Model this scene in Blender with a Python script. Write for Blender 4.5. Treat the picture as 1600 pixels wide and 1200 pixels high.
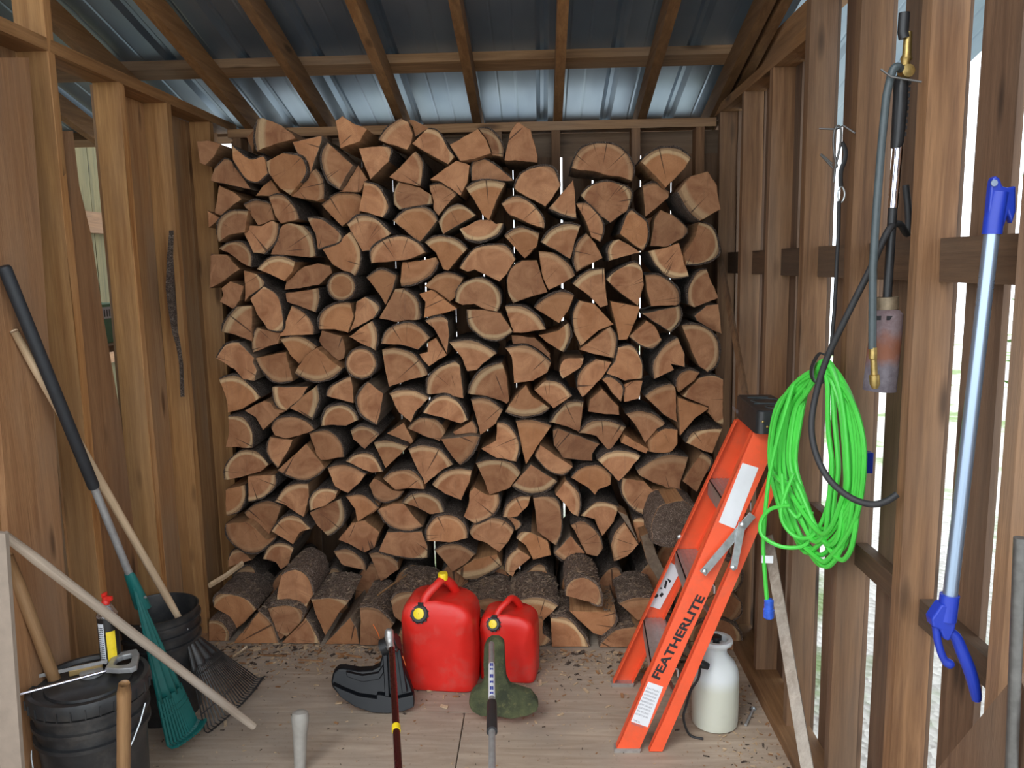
import bpy, bmesh, math, random
from mathutils import Vector, Matrix, noise

for o in list(bpy.data.objects): bpy.data.objects.remove(o)
random.seed(7)
SC = bpy.context.scene
COL = SC.collection
rad = math.radians

# ---------------------------------------------------------------- camera
CAMZ = 1.55
ROT = Matrix.Rotation(rad(2.1), 3, 'Z') @ Matrix.Rotation(rad(90 - 8.42), 3, 'X') @ Matrix.Rotation(rad(-1.05), 3, 'Z')
CAMP = Vector((0, 0, CAMZ))
cd = bpy.data.cameras.new('camera'); cam = bpy.data.objects.new('camera', cd); COL.objects.link(cam)
cd.sensor_width = 36; cd.lens = 1250 / 1600 * 36; cd.clip_start = 0.05; cd.clip_end = 200
cam.matrix_world = Matrix.Translation(CAMP) @ ROT.to_4x4()
SC.camera = cam

# ---------------------------------------------------------------- sky, sun, exposure
world = bpy.data.worlds.new('overcast_sky'); SC.world = world; world.use_nodes = True
wn = world.node_tree; wn.nodes.clear()
bg = wn.nodes.new('ShaderNodeBackground'); wo = wn.nodes.new('ShaderNodeOutputWorld')
bg.inputs[0].default_value = (0.88, 0.94, 1.0, 1); bg.inputs[1].default_value = 3.0
wn.links.new(bg.outputs[0], wo.inputs[0])
sd = bpy.data.lights.new('hazy_sun', 'SUN'); sun = bpy.data.objects.new('hazy_sun', sd); COL.objects.link(sun)
sd.energy = 1.2; sd.angle = rad(25); sd.color = (1, .96, .9)
sun.rotation_euler = (rad(48), 0, rad(-35))
SC.view_settings.view_transform = 'Standard'; SC.view_settings.look = 'None'
SC.view_settings.gamma = 1; SC.view_settings.use_curve_mapping = False
SC.view_settings.exposure = -0.06

# ---------------------------------------------------------------- a pixel of the 1600x1200 photograph -> a point at a known depth
def at(px, py, Y=None, X=None, Z=None):
    r = ROT @ Vector(((px - 800) / 1250, -(py - 600) / 1250, -1.0))
    if Y is not None: t = Y / r.y
    elif X is not None: t = X / r.x
    else: t = (Z - CAMZ) / r.z
    return CAMP + r * t

# ---------------------------------------------------------------- object helpers
def thing(name, label=None, cat=None, loc=(0, 0, 0), group=None, kind=None):
    o = bpy.data.objects.new(name, None); COL.objects.link(o); o.location = loc
    o.empty_display_size = 0.1
    if label: o['label'] = label
    if cat: o['category'] = cat
    if group: o['group'] = group
    if kind: o['kind'] = kind
    return o

def tag(o, label=None, cat=None, group=None, kind=None):
    if label: o['label'] = label
    if cat: o['category'] = cat
    if group: o['group'] = group
    if kind: o['kind'] = kind
    return o

def wloc(o):
    v = Vector((0, 0, 0))
    while o is not None:
        v += Vector(o.location); o = o.parent
    return v

def obj(name, verts, faces, mat, parent=None, origin=None, smooth=False, mats=None, fm=None, label=None):
    """verts in world space; one mesh object"""
    base = wloc(parent) if parent else Vector((0, 0, 0))
    org = Vector(origin) if origin is not None else (base if parent else None)
    if org is None:
        n = len(verts); org = Vector((sum(v[0] for v in verts) / n, sum(v[1] for v in verts) / n, min(v[2] for v in verts)))
    me = bpy.data.meshes.new(name)
    me.from_pydata([tuple(Vector(v) - org) for v in verts], [], faces)
    for m in (mats or [mat]): me.materials.append(m)
    if fm: me.polygons.foreach_set('material_index', fm)
    bm = bmesh.new(); bm.from_mesh(me); bmesh.ops.recalc_face_normals(bm, faces=bm.faces); bm.to_mesh(me); bm.free()
    if smooth:
        me.polygons.foreach_set('use_smooth', [True] * len(me.polygons))
        try: me.set_sharp_from_angle(angle=rad(38))
        except Exception: pass
    o = bpy.data.objects.new(name, me); COL.objects.link(o)
    o.parent = parent; o.location = org - base
    if label: o['label'] = label
    return o

class MB:
    def __init__(s): s.v = []; s.f = []; s.m = []
    def add(s, v, f, mi=0):
        b = len(s.v); s.v += [tuple(p) for p in v]; s.f += [tuple(b + i for i in q) for q in f]; s.m += [mi] * len(f); return s
    def hexa(s, c, mi=0):   # 8 corners: bottom ring 0-3, top ring 4-7
        return s.add(c, [(0, 3, 2, 1), (4, 5, 6, 7), (0, 1, 5, 4), (1, 2, 6, 5), (2, 3, 7, 6), (3, 0, 4, 7)], mi)
    def box(s, x0, x1, y0, y1, z0, z1, mi=0):
        return s.hexa([(x0, y0, z0), (x1, y0, z0), (x1, y1, z0), (x0, y1, z0), (x0, y0, z1), (x1, y0, z1), (x1, y1, z1), (x0, y1, z1)], mi)
    def obox(s, c, u, v, w, mi=0):  # centre and three half axes
        c, u, v, w = map(Vector, (c, u, v, w))
        return s.hexa([c - u - v - w, c + u - v - w, c + u + v - w, c - u + v - w, c - u - v + w, c + u - v + w, c + u + v + w, c - u + v + w], mi)
    def prism(s, pts, d, mi=0, ms=None):
        n = len(pts); d = Vector(d); a = [Vector(p) for p in pts]
        s.add(a + [p + d for p in a], [tuple(range(n)), tuple(range(2 * n - 1, n - 1, -1))], mi)
        b = len(s.v) - 2 * n
        for i in range(n):
            j = (i + 1) % n; s.f.append((b + i, b + j, b + n + j, b + n + i)); s.m.append(mi if ms is None else ms)
        return s
    def tube(s, pts, r, n=10, mi=0, caps=True, flat=1.0):
        P = [Vector(p) for p in pts]; m = len(P); R = r if hasattr(r, '__len__') else [r] * m
        T = []
        for i in range(m):
            t = P[min(i + 1, m - 1)] - P[max(i - 1, 0)]
            T.append(t.normalized() if t.length > 1e-9 else Vector((0, 0, 1)))
        a = Vector((0, 0, 1)) if abs(T[0].z) < .9 else Vector((1, 0, 0))
        nn = (a - T[0] * a.dot(T[0])).normalized(); b = len(s.v)
        for i in range(m):
            nn = (nn - T[i] * nn.dot(T[i])).normalized(); bb = T[i].cross(nn)
            for k in range(n):
                an = 2 * math.pi * k / n
                s.v.append(tuple(P[i] + (nn * math.cos(an) + bb * math.sin(an) * flat) * R[i]))
        for i in range(m - 1):
            for k in range(n):
                k2 = (k + 1) % n; s.f.append((b + i * n + k, b + i * n + k2, b + (i + 1) * n + k2, b + (i + 1) * n + k)); s.m.append(mi)
        if caps:
            s.f.append(tuple(b + k for k in range(n))); s.m.append(mi)
            s.f.append(tuple(b + (m - 1) * n + k for k in range(n - 1, -1, -1))); s.m.append(mi)
        return s
    def lathe(s, prof, c, ax=(0, 0, 1), n=28, mi=0, caps=True, ref=None):
        ax = Vector(ax).normalized(); c = Vector(c)
        a = Vector(ref) if ref is not None else (Vector((1, 0, 0)) if abs(ax.x) < .9 else Vector((0, 1, 0)))
        u = (a - ax * a.dot(ax)).normalized(); v = ax.cross(u); b = len(s.v)
        for r, z in prof:
            for k in range(n):
                an = 2 * math.pi * k / n; s.v.append(tuple(c + ax * z + (u * math.cos(an) + v * math.sin(an)) * r))
        for i in range(len(prof) - 1):
            for k in range(n):
                k2 = (k + 1) % n; s.f.append((b + i * n + k, b + i * n + k2, b + (i + 1) * n + k2, b + (i + 1) * n + k)); s.m.append(mi)
        if caps:
            s.f.append(tuple(b + k for k in range(n))); s.m.append(mi)
            e = b + (len(prof) - 1) * n; s.f.append(tuple(e + k for k in range(n - 1, -1, -1))); s.m.append(mi)
        return s
    def loft(s, rings, mi=0):
        n = len(rings[0]); b = len(s.v)
        for r in rings: s.v += [tuple(p) for p in r]
        for i in range(len(rings) - 1):
            for k in range(n):
                k2 = (k + 1) % n; s.f.append((b + i * n + k, b + i * n + k2, b + (i + 1) * n + k2, b + (i + 1) * n + k)); s.m.append(mi)
        s.f.append(tuple(b + k for k in range(n))); s.m.append(mi)
        e = b + (len(rings) - 1) * n; s.f.append(tuple(e + k for k in range(n - 1, -1, -1))); s.m.append(mi)
        return s
    def build(s, name, mat, parent=None, smooth=False, label=None, origin=None):
        mats = mat if isinstance(mat, list) else [mat]
        return obj(name, s.v, s.f, None, parent, origin, smooth, mats, s.m, label)

def spline(P, k=8):
    P = [Vector(p) for p in P]; out = []
    for i in range(len(P) - 1):
        a = P[max(i - 1, 0)]; b = P[i]; c = P[i + 1]; d = P[min(i + 2, len(P) - 1)]
        for j in range(k):
            t = j / k
            out.append(.5 * ((2 * b) + (c - a) * t + (2 * a - 5 * b + 4 * c - d) * t * t + (3 * b - 3 * c + d - a) * t ** 3))
    out.append(P[-1]); return out

def pts3(s, Y=None):   # [(px,py,Y),...] -> world points
    return [at(p[0], p[1], Y=(p[2] if len(p) > 2 else Y)) for p in s]

def plank(name, parent, x0, x1, y0, y1, z0, z1, mat, seg=6, wob=.003, top=None, label=None):
    """a sawn board: box cut along its longest axis with slightly wavy edges"""
    L = (x1 - x0, y1 - y0, z1 - z0); ax = L.index(max(L)); lo = (x0, y0, z0); hi = (x1, y1, z1)
    b, c = [i for i in range(3) if i != ax]; rings = []; sd_ = random.random() * 50
    for i in range(seg + 1):
        t = i / seg; ring = []
        for (s1, s2) in ((0, 0), (1, 0), (1, 1), (0, 1)):
            p = [0, 0, 0]; p[ax] = lo[ax] + L[ax] * t
            w1 = (noise.noise(Vector((sd_ + t * 4, s1 * 7, s2 * 3))) * wob); w2 = (noise.noise(Vector((sd_ + t * 4, s1 * 7 + 20, s2 * 3))) * wob * .5)
            p[b] = (lo, hi)[s1][b] + w1; p[c] = (lo, hi)[s2][c] + w2
            ring.append(p)
        rings.append(ring)
    m = MB(); m.loft(rings)
    o = m.build(name, mat, parent)
    if label: o['label'] = label
    return o

# ---------------------------------------------------------------- materials
class NT:
    def __init__(s, name):
        s.m = bpy.data.materials.new(name); s.m.use_nodes = True; s.t = s.m.node_tree; s.t.nodes.clear()
        s.o = s.n('ShaderNodeOutputMaterial'); s.b = s.n('ShaderNodeBsdfPrincipled'); s.l(s.b.outputs[0], s.o.inputs[0])
    def n(s, k, **kw):
        x = s.t.nodes.new(k)
        for a, v in kw.items(): setattr(x, a, v)
        return x
    def l(s, a, b): s.t.links.new(a, b)
    def val(s, sock, v):
        if hasattr(v, 'node'): s.l(v, sock)
        else: sock.default_value = v
    def math(s, op, a, b=0., c=0.):
        x = s.n('ShaderNodeMath', operation=op); s.val(x.inputs[0], a); s.val(x.inputs[1], b); s.val(x.inputs[2], c); return x.outputs[0]
    def mix(s, f, a, b, mode='MIX'):
        x = s.n('ShaderNodeMix', data_type='RGBA', blend_type=mode); s.val(x.inputs[0], f)
        for i, v in ((6, a), (7, b)):
            if hasattr(v, 'node'): s.l(v, x.inputs[i])
            else: x.inputs[i].default_value = (*v[:3], 1)
        return x.outputs[2]
    def ramp(s, f, stops):
        x = s.n('ShaderNodeValToRGB'); e = x.color_ramp.elements
        while len(e) < len(stops): e.new(.5)
        for i, (p, c) in enumerate(stops): e[i].position = p; e[i].color = (*c[:3], 1) if hasattr(c, '__len__') else (c, c, c, 1)
        s.l(f, x.inputs[0]); return x.outputs[0]
    def mapr(s, v, a, b, c, d):
        x = s.n('ShaderNodeMapRange'); s.l(v, x.inputs[0])
        for i, q in enumerate((a, b, c, d)): x.inputs[i + 1].default_value = q
        return x.outputs[0]
    def coord(s, scale=(1, 1, 1), rnd=0.):
        tc = s.n('ShaderNodeTexCoord'); v = tc.outputs['Object']
        if rnd:
            oi = s.n('ShaderNodeObjectInfo'); r = s.math('MULTIPLY', oi.outputs['Random'], rnd)
            cx = s.n('ShaderNodeCombineXYZ'); s.l(r, cx.inputs[0]); s.l(r, cx.inputs[1]); s.l(r, cx.inputs[2])
            ad = s.n('ShaderNodeVectorMath', operation='ADD'); s.l(v, ad.inputs[0]); s.l(cx.outputs[0], ad.inputs[1]); v = ad.outputs[0]
        mp = s.n('ShaderNodeVectorMath', operation='MULTIPLY'); s.l(v, mp.inputs[0]); mp.inputs[1].default_value = scale
        return mp.outputs[0]
    def noise(s, v, sc=5., det=4., rough=.55, dist=0.):
        x = s.n('ShaderNodeTexNoise'); s.l(v, x.inputs['Vector']); x.inputs['Scale'].default_value = sc
        x.inputs['Detail'].default_value = det; x.inputs['Roughness'].default_value = rough; x.inputs['Distortion'].default_value = dist
        return x.outputs[0]
    def bump(s, h, st=.3, d=.01):
        x = s.n('ShaderNodeBump'); x.inputs['Strength'].default_value = st; x.inputs['Distance'].default_value = d
        s.l(h, x.inputs['Height']); s.l(x.outputs[0], s.b.inputs['Normal'])
    def rand(s): return s.n('ShaderNodeObjectInfo').outputs['Random']
    def set(s, col=None, rough=None, metal=None, **kw):
        if col is not None:
            if hasattr(col, 'node'): s.l(col, s.b.inputs['Base Color'])
            else: s.b.inputs['Base Color'].default_value = (*col[:3], 1)
        if rough is not None: s.val(s.b.inputs['Roughness'], rough)
        if metal is not None: s.val(s.b.inputs['Metallic'], metal)
        for k, v in kw.items(): s.b.inputs[k.replace('_', ' ')].default_value = v
        return s.m

def wood(name, dark, light, grey, axis='Z', greyamt=.35, knots=True, rough=.75, var=.35):
    t = NT(name); f = {'X': (1.2, 26, 26), 'Y': (26, 1.2, 26), 'Z': (26, 26, 1.2)}[axis]; g = {'X': (1, 3.5, 3.5), 'Y': (3.5, 1, 3.5), 'Z': (3.5, 3.5, 1)}[axis]
    a = t.noise(t.coord(f, 40), 1.6, 5, .6, .6); b = t.noise(t.coord(g, 31), 1.5, 3, .5)
    fine = t.noise(t.coord(tuple(q * 6 for q in f), 40), 1.5, 3, .6)
    c = t.mix(t.mapr(a, .3, .7, 0, 1), dark, light)
    c = t.mix(t.math('MULTIPLY', t.mapr(fine, .45, .75, 0, 1), .35), c, tuple(x * .55 for x in dark))
    c = t.mix(t.math('MULTIPLY', t.mapr(b, .42, .68, 0, 1), greyamt), c, grey)
    if knots:
        k = {'X': (2.2, 9, 9), 'Y': (9, 2.2, 9), 'Z': (9, 9, 2.2)}[axis]
        vo = t.n('ShaderNodeTexVoronoi'); t.l(t.coord(k, 23), vo.inputs['Vector']); vo.inputs['Scale'].default_value = 1.1
        kd = t.mapr(vo.outputs['Distance'], .07, .17, 1, 0)
        c = t.mix(t.math('MULTIPLY', kd, .8), c, tuple(x * .28 for x in dark))
    r = t.rand(); br = t.mapr(r, 0, 1, 1 - var, 1 + var * .6)
    vm = t.n('ShaderNodeVectorMath', operation='SCALE'); t.l(c, vm.inputs[0]); t.l(br, vm.inputs['Scale'])
    t.bump(t.math('ADD', a, fine), .25, .004)
    return t.set(vm.outputs[0], rough)

def plain(name, col, rough=.5, metal=0., bump=0., var=.12, nscale=30., dirt=None, **kw):
    t = NT(name); n = t.noise(t.coord((1, 1, 1)), nscale, 5, .6)
    c = t.mix(t.mapr(n, .3, .7, 0, 1), tuple(x * (1 - var) for x in col), tuple(min(1, x * (1 + var)) for x in col))
    if dirt is not None:
        n2 = t.noise(t.coord((1, 1, 1)), 9, 6, .7); c = t.mix(t.math('MULTIPLY', t.mapr(n2, .5, .68, 0, 1), dirt[3]), c, dirt[:3])
    if bump: t.bump(n, bump, .004)
    return t.set(c, t.mapr(n, .2, .8, max(rough - .08, .02), min(rough + .1, 1)), metal, **kw)

M = {}
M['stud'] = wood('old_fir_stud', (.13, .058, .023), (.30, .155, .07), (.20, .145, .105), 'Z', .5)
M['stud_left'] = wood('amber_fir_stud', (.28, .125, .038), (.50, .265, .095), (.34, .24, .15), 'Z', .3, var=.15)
M['board_left'] = wood('rough_cedar_board', (.27, .125, .048), (.45, .25, .11), (.31, .225, .15), 'Z', .7)
M['lean_board'] = wood('stained_plank', (.20, .09, .036), (.33, .17, .075), (.23, .16, .11), 'Z', .5)
M['edge'] = wood('raw_orange_edge', (.30, .12, .03), (.50, .25, .09), (.6, .4, .22), 'Z', .35, False, .75, .1)
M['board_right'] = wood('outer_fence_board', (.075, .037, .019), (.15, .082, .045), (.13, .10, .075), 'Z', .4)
M['beam_x'] = wood('fir_beam_across', (.20, .095, .035), (.40, .22, .10), (.25, .19, .14), 'X', .4)
M['beam_y'] = wood('fir_beam_along', (.19, .088, .03), (.37, .19, .08), (.24, .18, .13), 'Y', .3)
M['rafter'] = wood('rafter_wood', (.17, .075, .022), (.32, .16, .06), (.20, .13, .08), 'Y', .3)
M['back_board'] = wood('rear_siding', (.20, .11, .055), (.35, .215, .12), (.25, .2, .15), 'X', .4)

# ================================================================ THE SETTING
# ---- roof metal
t = NT('roof_metal'); n1 = t.noise(t.coord((8, .6, 2)), 2.2, 4, .6); n2 = t.noise(t.coord((2, 1, 1)), 1.3, 3)
cc = t.mix(t.mapr(n2, .35, .7, 0, 1), (.22, .30, .40), (.36, .45, .54))
cc = t.mix(t.mapr(n1, .4, .75, 0, .2), cc, (.25, .31, .40))
t.bump(n2, .15, .01)
M['roof'] = t.set(cc, t.mapr(n1, .2, .8, .36, .44), .8)
# ---- plywood floor
t = NT('plywood_floor'); a = t.noise(t.coord((2.2, 22, 1), 9), 1.5, 5, .6, .8); b = t.noise(t.coord((1, 1, 1)), 2.5, 6, .65)
d = t.noise(t.coord((1, 1, 1)), 60, 3, .6)
c = t.mix(t.mapr(a, .3, .7, 0, 1), (.30, .225, .165), (.47, .375, .29)); c = t.mix(t.mapr(b, .45, .7, 0, .7), c, (.30, .255, .215))
c = t.mix(t.mapr(d, .62, .72, 0, .5), c, (.16, .11, .075)); t.bump(t.math('ADD', a, d), .2, .003)
M['floor'] = t.set(c, .8)
# ---- gravel ground
t = NT('pale_gravel'); vo = t.n('ShaderNodeTexVoronoi'); t.l(t.coord(), vo.inputs['Vector']); vo.inputs['Scale'].default_value = 32
c = t.mix(vo.outputs['Color'], (.42, .39, .36), (.68, .66, .62)); b = t.noise(t.coord(), 1.2, 5, .6)
c = t.mix(t.mapr(b, .52, .62, 0, .9), c, (.16, .24, .07)); t.bump(vo.outputs['Distance'], .6, .02)
M['gravel'] = t.set(c, .9)
M['leaf'] = plain('shrub_leaf', (.13, .30, .05), .6, 0, 0, .5, 8)
M['yellow_wood'] = wood('yellow_pine', (.13, .11, .04), (.26, .21, .075), (.10, .12, .07), 'Z', .3)
M['fascia'] = plain('far_grey_wall', (.55, .55, .55), .8)

g = MB()
N = 24
for i in range(N + 1):
    for j in range(N + 1):
        x = -14 + 28 * i / N; y = -10 + 28 * j / N
        z = -.14 - .02 * (abs(noise.noise(Vector((x, y, 3)))))
        g.v.append((x, y, z))
for i in range(N):
    for j in range(N):
        g.f.append((i * (N + 1) + j, (i + 1) * (N + 1) + j, (i + 1) * (N + 1) + j + 1, i * (N + 1) + j + 1)); g.m.append(0)
ground = g.build('ground', M['gravel']); ground['kind'] = 'structure'

M['girt'] = wood('dark_girt', (.06, .03, .015), (.12, .065, .033), (.1, .075, .055), 'Y', .4)
# ---- floor: plywood sheets with open joints, on a slab of joists
floor = thing('floor', kind='structure')
for (x0, x1, y0, y1) in ((-1.50, -.285, .9, 2.60), (-.281, .83, .9, 2.60), (-1.50, -.60, 2.604, 3.84), (-.596, .83, 2.604, 3.84)):
    MB().box(x0, x1, y0, y1, -.018, 0).build('plywood_sheet', M['floor'], floor)
for y in (.92, 1.2, 2.0, 2.8, 3.6):
    MB().box(-1.5, .83, y, y + .038, -.135, -.0185).build('joist', M['beam_x'], floor)

# ---- rear wall: outer siding boards with gaps, studs, plate
wall_back = thing('wall_back', kind='structure')
YB = 3.75
for x in (-1.40, -1.0, -.6, -.2, .12, .52, .80):
    x0 = {0.12: at(862, 230, Y=YB).x, 0.52: at(987, 230, Y=YB).x, 0.80: at(1090, 230, Y=YB).x - .008}.get(x, x)
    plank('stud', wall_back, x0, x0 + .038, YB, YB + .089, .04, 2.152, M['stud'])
plank('bottom_plate', wall_back, -1.42, .80, YB, YB + .089, 0, .04, M['beam_x'])
plank('top_plate', wall_back, -1.42, .80, YB - .003, YB + .095, 2.152, 2.19, M['beam_x'], 10, .006)
# siding boards stand upright behind the studs, with slits of daylight between
xs1 = at(876, 270, Y=YB + .1).x; xs2 = at(999, 300, Y=YB + .1).x
x = -1.53; k = 0; slit = [.005, .008, .003, .006, .004]
while x < .86:
    w = .138 + random.uniform(-.004, .004); x2 = min(x + w, .88)
    for xs in (xs1, xs2):
        if x < xs - .012 and x2 > xs - .09: x2 = xs - .012
    plank('siding_board', wall_back, x, x2, YB + .0895, YB + .11, -.02, 2.046, M['stud'], 5, .003)
    x = x2 + (.0005 if x2 < -1.2 else .02 if min(abs(x2 + .012 - xs1), abs(x2 + .012 - xs2)) < .002 else slit[k % 5]); k += 1
plank('header_board', wall_back, -1.44, .88, YB + .0895, YB + .112, 2.045, 2.15, M['back_board'], 8, .004)

# ---- left wall: studs, outer sheathing boards, plate
wall_left = thing('wall_left', kind='structure')
XL = -1.42
for y in (1.29, 1.67, 2.03, 2.785, 3.14, 3.545):
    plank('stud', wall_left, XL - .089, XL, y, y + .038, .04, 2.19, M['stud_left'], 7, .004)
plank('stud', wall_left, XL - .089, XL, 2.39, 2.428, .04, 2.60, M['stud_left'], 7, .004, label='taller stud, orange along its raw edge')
plank('raw_edge', wall_left, XL + .0002, XL + .0022, 2.391, 2.427, .06, 2.56, M['edge'], 12, .004)
plank('raw_edge', wall_left, XL + .0002, XL + .0022, 2.787, 2.822, .06, 2.185, M['edge'], 12, .006)
plank('bottom_plate', wall_left, XL - .089, XL, 1.25, 3.74, 0, .04, M['beam_y'])
plank('top_plate', wall_left, XL - .092, XL + .002, 1.25, 3.86, 2.19, 2.228, M['rafter'], 10, .005)
y = 1.25
while y < 3.84:
    w = random.choice((.14, .19, .185)); y2 = min(y + w, 3.86)
    if not (2.47 < (y + y2) / 2 < 2.80):
        plank('sheathing_board', wall_left, XL - .111, XL - .0895, y, y2 - .003, -.02, 2.189, M['board_left'], 6, .003)
    elif y < 2.5:
        plank('sheathing_board', wall_left, XL - .111, XL - .0895, y, 2.53, -.02, 2.189, M['board_left'], 6, .003); y2 = 2.53
        y = 2.81; continue
    y = y2
# bark wane running down one stud
wm = MB(); pl = []
for i, (px, py, w) in enumerate([(268, 360, 2), (267, 400, 4), (268, 450, 7), (272, 490, 6), (275, 520, 4), (279, 540, 2), (283, 570, 1.2), (285, 620, 1)]):
    c = at(px, py, X=XL + .004); s_ = w / 170
    pl.append([c + Vector((-.004, -s_, 0)), c + Vector((.009, 0, 0)), c + Vector((-.004, s_, 0)), c + Vector((-.008, 0, 0))])
wm.loft(pl)
M['bark'] = None
wane = wm

# ---- right wall: studs, outer fence boards with gaps, plates, girts
wall_right = thing('wall_right', kind='structure')
XR = .79
for y in (3.62, 3.21, 2.83, 2.46, 2.085, 1.72, 1.33):
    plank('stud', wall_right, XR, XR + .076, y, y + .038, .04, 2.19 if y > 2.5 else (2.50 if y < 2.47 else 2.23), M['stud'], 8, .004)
plank('bottom_plate', wall_right, XR - .03, XR + .076, 1.1, 3.74, 0, .04, M['beam_y'])
plank('top_plate', wall_right, XR, XR + .092, 2.50, 3.86, 2.191, 2.229, M['rafter'], 8, .003)
plank('top_plate', wall_right, XR + .092, XR + .13, 1.1, 3.86, 2.30, 2.389, M['beam_y'], 8, .004)
gaps = [(1.490, 1.535), (1.668, 1.73), (1.86, 1.875), (2.017, 2.09), (2.23, 2.245), (2.388, 2.47), (2.60, 2.604), (2.742, 2.766), (2.99, 2.993), (3.178, 3.212), (3.40, 3.403), (3.56, 3.61)]
ye = [1.12]
for gp in [(1.32, 1.345)] + gaps: ye += [gp[0], gp[1]]
ye.append(3.88)
for i in range(0, len(ye) - 1, 2):
    if ye[i + 1] - ye[i] > .03:
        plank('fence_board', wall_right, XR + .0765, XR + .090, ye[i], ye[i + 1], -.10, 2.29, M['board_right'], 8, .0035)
st = sorted((3.62, 3.21, 2.83, 2.46, 2.085, 1.72, 1.33))
for a_, b_ in zip(st[:-1], st[1:]):
    plank('girt', wall_right, XR + .045, XR + .076, a_ + .039, b_ - .001, 1.50, 1.59, M['girt'], 4, .002)
    if a_ < 2.2: plank('girt', wall_right, XR + .045, XR + .076, a_ + .039, b_ - .001, .74, .80, M['girt'], 4, .002)

# ---- roof ("ceiling"): rafters, purlins, ribbed metal sheets
ceiling = thing('ceiling', kind='structure')
SL = math.tan(rad(14.5)); CS = math.cos(rad(14.5))
def roofz(y, z0=2.192): return z0 + (YB - y) * SL
for x in (-2.5, -2.1, -1.70, -1.32, -.975, -.62, -.275, .092, .469, .79, .845):
    m = MB(); y0, y1 = 1.0, 4.15; w = .038
    xx = x - w / 2
    m.hexa([(xx, y0, roofz(y0)), (xx + w, y0, roofz(y0)), (xx + w, y1, roofz(y1)), (xx, y1, roofz(y1)),
            (xx, y0, roofz(y0) + .089 / CS), (xx + w, y0, roofz(y0) + .089 / CS), (xx + w, y1, roofz(y1) + .089 / CS), (xx, y1, roofz(y1) + .089 / CS)])
    m.build('rafter', M['rafter'], ceiling)
zt = .089 / CS
for yc in (4.09, 3.44, 2.83, 2.22, 1.6, 1.04):
    m = MB(); d = Vector((0, CS, -math.sin(rad(14.5)))) * .0445; nrm = Vector((0, math.sin(rad(14.5)), CS)) * .019
    c0 = Vector((-.85, yc, roofz(yc) + zt)) + nrm
    m.obox(c0, (1.95, 0, 0), d, nrm); m.build('purlin', M['beam_x'], ceiling)
# sheets: ribs run down the slope
prof = []
for i in range(4):
    b = i * .3048
    prof += [(b, 0), (b + .020, .019), (b + .036, .019), (b + .056, 0), (b + .13, 0), (b + .137, .002), (b + .144, 0), (b + .21, 0), (b + .217, .002), (b + .224, 0)]
zs = zt + .038 / CS
x0 = -2.75
while x0 < 1.2:
    m = MB(); rings = []
    pp = [p for p in prof if p[0] <= .92] + [(.916, 0)]
    vs = []
    for y in (.95, 2.0, 3.0, 4.22):
        vs.append([(x0 + p[0], y, roofz(y) + zs + p[1]) for p in pp] )
    n = len(pp)
    for row in vs: m.v += row
    for r_ in range(3):
        for i in range(n - 1): m.f.append((r_ * n + i, r_ * n + i + 1, (r_ + 1) * n + i + 1, (r_ + 1) * n + i)); m.m.append(0)
    o = m.build('metal_sheet', M['roof'], ceiling)
    sm = o.modifiers.new('thickness', 'SOLIDIFY'); sm.thickness = .0006; sm.offset = 1
    x0 += .9144

# ---- outside: next bay on the left, greenery beyond the right wall
bay = thing('wall_far_left', kind='structure')
for y in (2.3, 2.55, 2.8, 3.05, 3.3, 3.55, 3.8, 4.05, 4.3, 4.55, 4.8, 5.05, 5.3, 5.55, 5.8):
    plank('plank', bay, -2.62, -2.60, y - .122, y + .122, -.1, 2.42, M['yellow_wood'])
for y in (1.06, 1.31, 1.56, 1.81, 2.06): plank('plank', bay, -2.62, -2.60, y - .122, y + .122, -.1, 2.42, M['yellow_wood'])  # unseen planks, added to keep daylight out of the left bay
for x in (-2.47, -2.22, -1.97, -1.72): plank('plank', bay, x - .122, x + .122, 1.60, 1.62, -.1, 2.42, M['yellow_wood'])  # unseen front closure, added to shade the bay and the stud beside it
plank('post', bay, -2.02, -1.93, 3.05, 3.14, -.1, 2.1, M['yellow_wood'])
plank('rail', bay, -2.60, -2.56, 2.2, 5.9, 1.78, 1.90, M['beam_y'])
plank('rail', bay, -2.60, -2.56, 2.2, 5.9, 1.02, 1.12, M['beam_y'])

def shrub(name, x, y, z, r, h, n, label):
    root = thing(name, label, 'shrub', (x, y, -.14))
    tr = MB(); tr.tube([(x, y, -.15), (x + .03, y, z * .5), (x, y, z + h * .3)], [.05, .035, .015], 7); tr.build('trunk', M['stud'], root)
    m = MB(); rng = random.Random(int(x * 10))
    for i in range(n):
        while True:
            p = Vector((rng.uniform(-1, 1), rng.uniform(-1, 1), rng.uniform(-1, 1)))
            if .3 < p.length < 1: break
        c = Vector((x + p.x * r, y + p.y * r, z + p.z * h)); s_ = rng.uniform(.025, .05)
        u = Vector((rng.uniform(-1, 1), rng.uniform(-1, 1), rng.uniform(-.6, .6))).normalized(); v = u.cross(Vector((rng.random(), rng.random(), 1))).normalized()
        m.add([c - u * s_, c - v * s_ * .5, c + u * s_, c + v * s_ * .5], [(0, 1, 2, 3)])
    f = m.build('foliage', M['leaf'], root); f['kind'] = 'stuff'
    return root
shrub('leafy_shrub', 2.9, 3.6, 1.5, .75, 1.6, 2600, 'leafy green shrub glimpsed through the gap left of the hanging hooks')
shrub('leafy_shrub', 2.5, 2.1, 1.7, .45, 1.3, 1600, 'leafy green shrub outside, seen through the fence gaps beside the blue-handled pole')

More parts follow.
